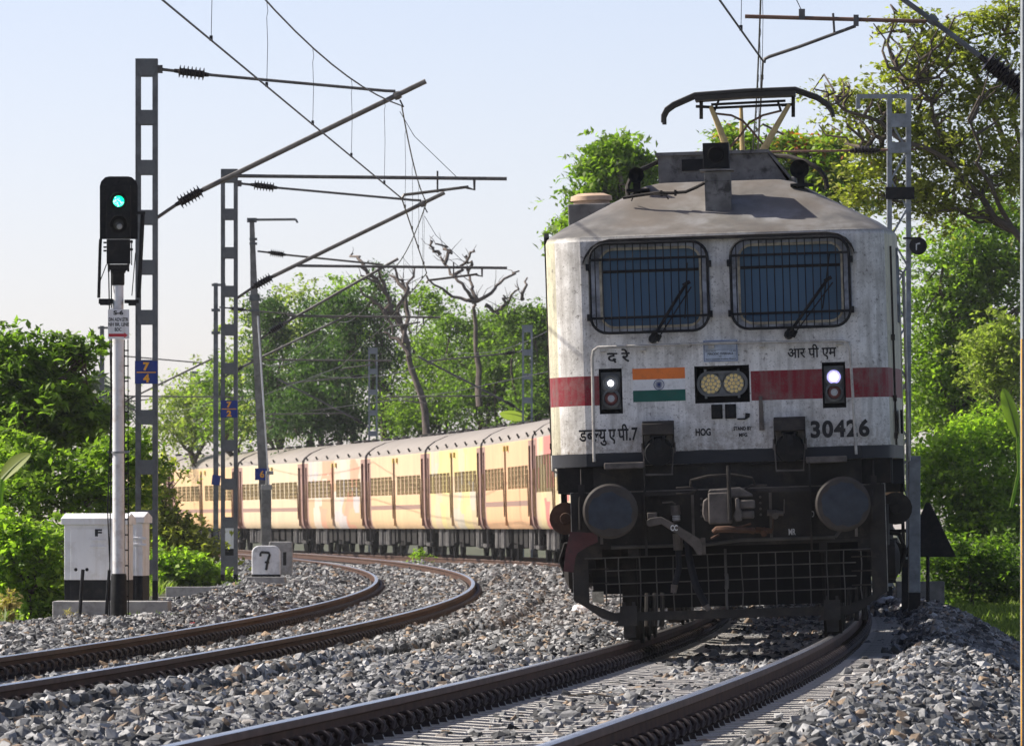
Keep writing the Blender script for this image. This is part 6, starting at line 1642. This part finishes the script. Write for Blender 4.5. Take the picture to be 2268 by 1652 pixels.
# the wood behind the train
bk = [
 (445, 360, [(405, 880, 60, 60), (370, 930, 50, 60), (460, 900, 50, 70), (420, 960, 80, 40)], 'pale', 5200, .30, 'airy pale green tree behind the left end of the train'),
 (520, 352, [(470, 850, 35, 40), (530, 800, 40, 30), (500, 900, 55, 60), (560, 940, 60, 50)], 'mid', 5200, .30, 'loose green tree between the 7/2 mast and the coach roofs'),
 (600, 346, [(590, 680, 34, 28), (600, 740, 26, 60), (610, 690, 22, 30), (585, 850, 30, 70)], 'vine', 4200, .24, 'slender tree wrapped in dark creeper right of the leaning pole'),
 (630, 350, [(560, 700, 40, 35), (650, 660, 45, 30), (640, 740, 55, 45), (560, 790, 50, 60), (655, 860, 55, 60), (600, 920, 70, 50)], 'pale', 7000, .30, 'tall pale green tree with open crown above the cream coach'),
 (705, 345, [(695, 740, 18, 60), (700, 690, 24, 30)], 'vine', 1600, .22, 'thin column of dark creeper in the middle of the wood'),
 (750, 352, [(720, 690, 45, 40), (770, 640, 40, 28), (790, 720, 55, 50), (730, 800, 60, 60), (800, 820, 50, 60)], 'fresh', 7500, .28, 'light green tree rising above the creeper covered trees'),
 (770, 340, [(758, 670, 42, 30), (775, 700, 30, 30), (770, 760, 16, 70)], 'vine', 3600, .22, 'round topped creeper column left of the bare tree'),
 (720, 336, [(700, 880, 90, 55), (700, 800, 50, 45), (660, 930, 60, 40), (760, 930, 60, 40)], 'vine', 8000, .25, 'dark mass of creeper behind the orange and white coach'),
 (850, 340, [(850, 680, 22, 80), (845, 780, 26, 90), (835, 620, 14, 40)], 'vine', 2600, .22, 'creeper hanging on the trunk of the left bare tree'),
 (880, 352, [(840, 860, 50, 70), (900, 800, 40, 50), (870, 930, 60, 40), (930, 660, 50, 30), (960, 690, 40, 25)], 'mid', 6000, .28, 'open green tree behind the yellow coach'),
 (960, 338, [(950, 850, 60, 90), (1010, 800, 70, 60), (960, 760, 50, 50), (1000, 910, 90, 60), (920, 920, 50, 50), (880, 900, 40, 50)], 'mid', 12000, .25, 'dense green tree hung with creeper left of the locomotive'),
 (1080, 334, [(1060, 740, 70, 55), (1110, 800, 90, 70), (1060, 860, 80, 70), (1150, 870, 70, 70), (1000, 720, 40, 30), (1120, 720, 50, 40)], 'deep', 13000, .25, 'broad dark tree beneath the right bare tree'),
 (1185, 326, [(1180, 700, 46, 38), (1205, 740, 40, 60), (1150, 730, 40, 40), (1200, 820, 50, 70), (1190, 890, 60, 60)], 'deep', 8500, .26, 'dark tree touching the left edge of the locomotive')]
for i, (bx, Z, bl, mt, n, ls, lab) in enumerate(bk):
    plant('woodland_tree', lab, 'tree', Z, bl, L_[mt], int(n * (1.35 if mt in ('pale', 'fresh', 'mid') else 2.2)), ls * .72, 50 + i, (bx,), .16, .55, 13, .25, 1.3, 'trees of the wood behind the train', .25 if mt != 'vine' else .6, 10, .5, irreg=.3)
# bare trees
def bare(x0, y0, Z, segs, label, r):
    b = P(x0, 1150, Z); b.z = -.6; o = thing('bare_tree', b, label, 'dead tree', 'bare trees above the wood'); rs = np.random.RandomState(int(x0)); mb = MB()
    for j, pts in enumerate(segs):
        w = [P(x, y, Z) - b + Vector((0, (0.35 * math.sin(j * 2.1 + i)) * i, 0)) for i, (x, y) in enumerate(pts)]
        q = []
        for a, c in zip(w[:-1], w[1:]):
            for u in (0, .33, .66): q.append(a.lerp(c, u) + (Vector(rs.normal(size=3)) * .07 if u else Vector((0, 0, 0))))
        q.append(w[-1]); rr = r * (1 if j == 0 else (.55 if len(pts) > 2 else .38))
        mb.tube(q, [rr * (1 - .75 * i / (len(q) - 1)) + .015 for i in range(len(q))], 6)
    tips = [Vector(v) for v in mb.v[::6]]
    for q_ in range(46):
        s_ = tips[rs.randint(len(tips) // 4, len(tips))]; dv = Vector((rs.normal() * .8, rs.normal() * .5, abs(rs.normal()) * .7 + .1)); dv = dv.normalized() * rs.uniform(.3, .95)
        mb.tube([s_, s_ + dv * .5 + Vector(rs.normal(size=3)) * .05, s_ + dv], [.022, .014, .007], 4)
    br = mb.build('branches', M['barkpale'], o, 60)
    return o
bare(935, 930, 330, [[(945, 1000), (935, 880), (905, 790), (885, 700), (880, 690)], [(885, 720), (862, 660), (835, 625), (800, 612)], [(880, 690), (905, 640), (918, 595)], [(895, 760), (900, 680), (890, 620), (868, 590)], [(862, 660), (845, 620), (838, 596)], [(835, 625), (812, 600), (792, 572), (780, 560)], [(905, 650), (880, 622), (862, 608)], [(880, 700), (850, 690), (820, 660), (800, 640)], [(870, 680), (850, 690), (870, 740)], [(905, 790), (880, 750), (850, 735)]], 'bare leafless tree with forked branches, left one over the wood', .15)
bare(1050, 760, 326, [[(1062, 900), (1055, 780), (1050, 690), (1050, 668)], [(1050, 668), (1020, 660), (980, 640), (945, 612)], [(1050, 672), (1030, 640), (1005, 610), (985, 585), (975, 565)], [(985, 585), (1000, 560), (990, 545), (965, 540)], [(975, 565), (960, 550), (955, 535)], [(1052, 668), (1080, 655), (1100, 632), (1130, 610), (1150, 598)], [(1060, 665), (1045, 640), (1040, 610), (1035, 590)], [(1005, 610), (1020, 590), (1040, 570), (1050, 555)], [(1035, 600), (1045, 580), (1030, 570)], [(1075, 675), (1100, 690), (1130, 660), (1150, 640)], [(1110, 685), (1120, 670), (1115, 655)], [(1158, 662), (1162, 640), (1168, 615)], [(1100, 690), (1130, 705), (1150, 680)]], 'bare leafless tree with wide thin branches, right one over the wood', .12)
# behind the locomotive
plant('conical_tree', 'tall dense tree rising behind the left shoulder of the locomotive', 'tree', 205, [(1362, 325, 34, 26), (1350, 372, 58, 42), (1408, 355, 34, 38), (1342, 432, 68, 46), (1415, 420, 42, 50), (1305, 480, 48, 34), (1350, 500, 80, 44), (1285, 500, 28, 24)], L_['mid'], 19000, .20, 81, (1360,), .25, .40, 14, .35, droop=.5, twigs=10)
plant('flowering_tree', 'bright green tree with a few red blossoms behind the pantograph', 'tree', 190, [(1620, 310, 45, 35), (1700, 340, 80, 45), (1790, 320, 60, 30), (1840, 390, 80, 60), (1760, 400, 90, 60), (1850, 330, 45, 25), (1600, 350, 40, 40), (1860, 450, 60, 40), (1690, 420, 80, 40)], L_['flame'], 17000, .19, 82, (1720,), .25, .38, 14, .3, twigs=10)
# large tree upper right: small rounded sprays on spreading boughs
rs = np.random.RandomState(4)
bl = [(1840, 200, 45, 18), (1910, 215, 60, 25), (1870, 260, 70, 25), (1960, 250, 60, 35), (1990, 165, 60, 30), (2050, 110, 55, 35), (1960, 60, 30, 14), (2010, 40, 40, 22), (2110, 60, 50, 30), (2190, 40, 60, 30), (2240, 20, 50, 30), (2130, 130, 70, 40), (2220, 120, 60, 50), (2060, 200, 80, 40), (2150, 220, 80, 50), (2240, 220, 50, 60), (2010, 290, 80, 40), (2090, 320, 90, 50), (2190, 320, 80, 60), (1930, 330, 60, 30), (1960, 390, 70, 40), (2050, 400, 70, 40), (2150, 400, 80, 40), (2240, 380, 50, 60), (1900, 430, 45, 25), (1990, 450, 60, 30), (2080, 450, 60, 35)]
st = plant('spreading_tree', 'large spreading tree with small yellow green leaf tufts, upper right', 'tree', 138, bl, L_['olive'], 23000, .115, 83, (2330,), 0, .30, 13, .35, .9, asp=.55, irreg=.45, droop=.0)
mb = MB(); b0 = st.location
def bough(pts, r0, r1, dy0, dy1):
    w = [P(x, y, 138) - b0 + Vector((0, dy0 + (dy1 - dy0) * i / (len(pts) - 1), 0)) for i, (x, y) in enumerate(pts)]
    q = []
    for a, c in zip(w[:-1], w[1:]):
        for u in (0, .25, .5, .75): q.append(a.lerp(c, u) + (Vector(rs.normal(size=3)) * .05 if u else Vector((0, 0, 0))))
    q.append(w[-1]); mb.tube(q, [r0 + (r1 - r0) * i / (len(q) - 1) for i in range(len(q))], 6); return q
bq = bough([(2330, 1440), (2325, 1000), (2300, 700), (2240, 510), (2110, 370), (1970, 300), (1850, 235), (1800, 205)], .09, .012, 0, -1)
for pts, r0, d in (([(2300, 700), (2270, 420), (2190, 220), (2090, 130), (2010, 60)], .07, 1), ([(2240, 510), (2060, 440), (1900, 432)], .05, .5), ([(2270, 420), (2255, 210), (2240, 30)], .05, 1), ([(2110, 370), (2060, 225), (1985, 160)], .045, -.6), ([(2190, 220), (2120, 90), (2020, 38), (1940, 62)], .06, 1.4), ([(2240, 510), (2180, 400), (2140, 280)], .045, -1.2), ([(1970, 300), (1900, 330), (1870, 280)], .05, -1), ([(2060, 440), (1980, 400), (1930, 340)], .05, 0)):
    bq += bough(pts, r0, .018, d * .3, d)
bq = np.array([tuple(v) for v in bq])
for q_ in range(150):
    w = bl[rs.randint(len(bl))]; t_ = P(w[0] + rs.uniform(-1, 1) * w[2], w[1] + rs.uniform(-1, 1) * w[3], 138) - b0 + Vector((0, rs.normal() * .5, 0))
    s_ = Vector(bq[np.argmin(((bq - np.array(t_)) ** 2).sum(1) + 3 * (bq[:, 2] > t_.z))]); limbs(mb, rs, s_, t_, .03, .010, 1.6, 4)
mb.build('trunk', M['bark'], st, 60)
# dark and bright greenery down the right side
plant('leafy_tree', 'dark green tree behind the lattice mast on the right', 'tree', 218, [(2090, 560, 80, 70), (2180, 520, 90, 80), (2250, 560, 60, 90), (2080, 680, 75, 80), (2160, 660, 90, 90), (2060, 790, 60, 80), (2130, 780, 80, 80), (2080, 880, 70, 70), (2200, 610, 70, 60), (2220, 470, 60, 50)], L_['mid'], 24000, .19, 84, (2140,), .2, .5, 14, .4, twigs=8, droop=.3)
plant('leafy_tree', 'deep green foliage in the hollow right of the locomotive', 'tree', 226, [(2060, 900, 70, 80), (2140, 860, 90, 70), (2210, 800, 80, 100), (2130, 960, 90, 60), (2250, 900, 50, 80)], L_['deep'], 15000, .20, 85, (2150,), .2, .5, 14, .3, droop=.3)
plant('leafy_bush', 'pale yellow green bush at the right edge above the banana leaf', 'bush', 206, [(2220, 740, 55, 50), (2190, 770, 50, 45), (2240, 800, 45, 60), (2200, 830, 45, 35)], L_['pale'], 9500, .15, 86, (2225,), .06, .34, 14, .4, twigs=6)
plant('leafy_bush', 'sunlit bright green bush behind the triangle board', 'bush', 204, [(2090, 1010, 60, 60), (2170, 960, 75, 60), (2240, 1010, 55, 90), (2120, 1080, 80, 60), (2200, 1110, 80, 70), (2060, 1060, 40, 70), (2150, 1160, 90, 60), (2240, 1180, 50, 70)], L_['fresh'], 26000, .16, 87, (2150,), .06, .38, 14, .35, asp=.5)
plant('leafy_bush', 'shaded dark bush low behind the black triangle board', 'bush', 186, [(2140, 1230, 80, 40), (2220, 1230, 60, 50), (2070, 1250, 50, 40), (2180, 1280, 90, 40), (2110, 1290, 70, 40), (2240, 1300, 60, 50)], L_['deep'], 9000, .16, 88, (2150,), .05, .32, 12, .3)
# grass on the right bank and weeds on the left: nobody could count these
def grass(name, n, fx, f, size, mt, seed, asp=.08):
    rs = np.random.RandomState(seed); X, Z = fx(rs, n); h = f(X, Z)
    c = np.stack([X, Z, h], 1); L = size * (.4 + rs.rand(n))
    d = rs.normal(size=(n, 3)) * .45; d[:, 2] = 1; d /= np.linalg.norm(d, axis=1, keepdims=True); s = np.cross(d, rs.normal(size=(n, 3))); s /= np.linalg.norm(s, axis=1, keepdims=True)
    L = L[:, None]; bend = rs.normal(size=(n, 3)) * .25; bend[:, 2] = 0
    V = np.stack([c - s * L * asp * .5, c + s * L * asp * .5, c + d * L * .6 + bend * L * .3 + s * L * asp * .3, c + d * L + bend * L], 1).reshape(-1, 3)
    o = add_leaves(name, L_[mt], V, None); return tag(o, kind='stuff')
def fx_right(rs, n):
    Z = 80 + 130 * rs.rand(n); d = 3.0 + 9.5 * rs.rand(n) ** 1.3; return X1(Z) + d, Z
grass('bank_grass', 90000, fx_right, lambda X, Z: ground(X, Z) - .02, .24, 'grass', 90)
def fx_left(rs, n):
    Z = 70 + 110 * rs.rand(n); d = 4.6 + 4.5 * rs.rand(n); return X2(Z) - d, Z
grass('verge_grass', 26000, fx_left, lambda X, Z: ground(X, Z) - .02, .20, 'grass', 91)
def fx_far(rs, n):
    Z = 170 + 170 * rs.rand(n); d = 4.3 + 9 * rs.rand(n); return X2(Z) - d, Z
grass('trackside_weeds', 14000, fx_far, lambda X, Z: ground(X, Z) - .05, .55, 'fresh', 92, .2)
for x, y in ((1385, 0),): pass
plant('weed', 'small green weed on the stones below the orange coach', 'weed', 222, [(933, 1226, 22, 8)], L_['fresh'], 300, .10, 95, (933, 1236), 0, .12, 8, .2)
# ------------------------------------------------------------------ air
mb = MB(); mb.bb(-130, 130, -4, 640, -4, 19)
m = bpy.data.materials.new('haze'); m.use_nodes = True; t = m.node_tree
for n_ in list(t.nodes):
    if n_.type == 'BSDF_PRINCIPLED': t.nodes.remove(n_)
pv = nd(t, 'ShaderNodeVolumePrincipled'); pv.inputs['Color'].default_value = (.93, .96, 1, 1); pv.inputs['Density'].default_value = .00009; pv.inputs['Anisotropy'].default_value = .2
lk(t, pv.outputs[0], t.nodes['Material Output'].inputs['Volume'])
hz = mb.build('haze', m, None, 0); tag(hz, kind='stuff')
bpy.data.curves.remove(_txt)
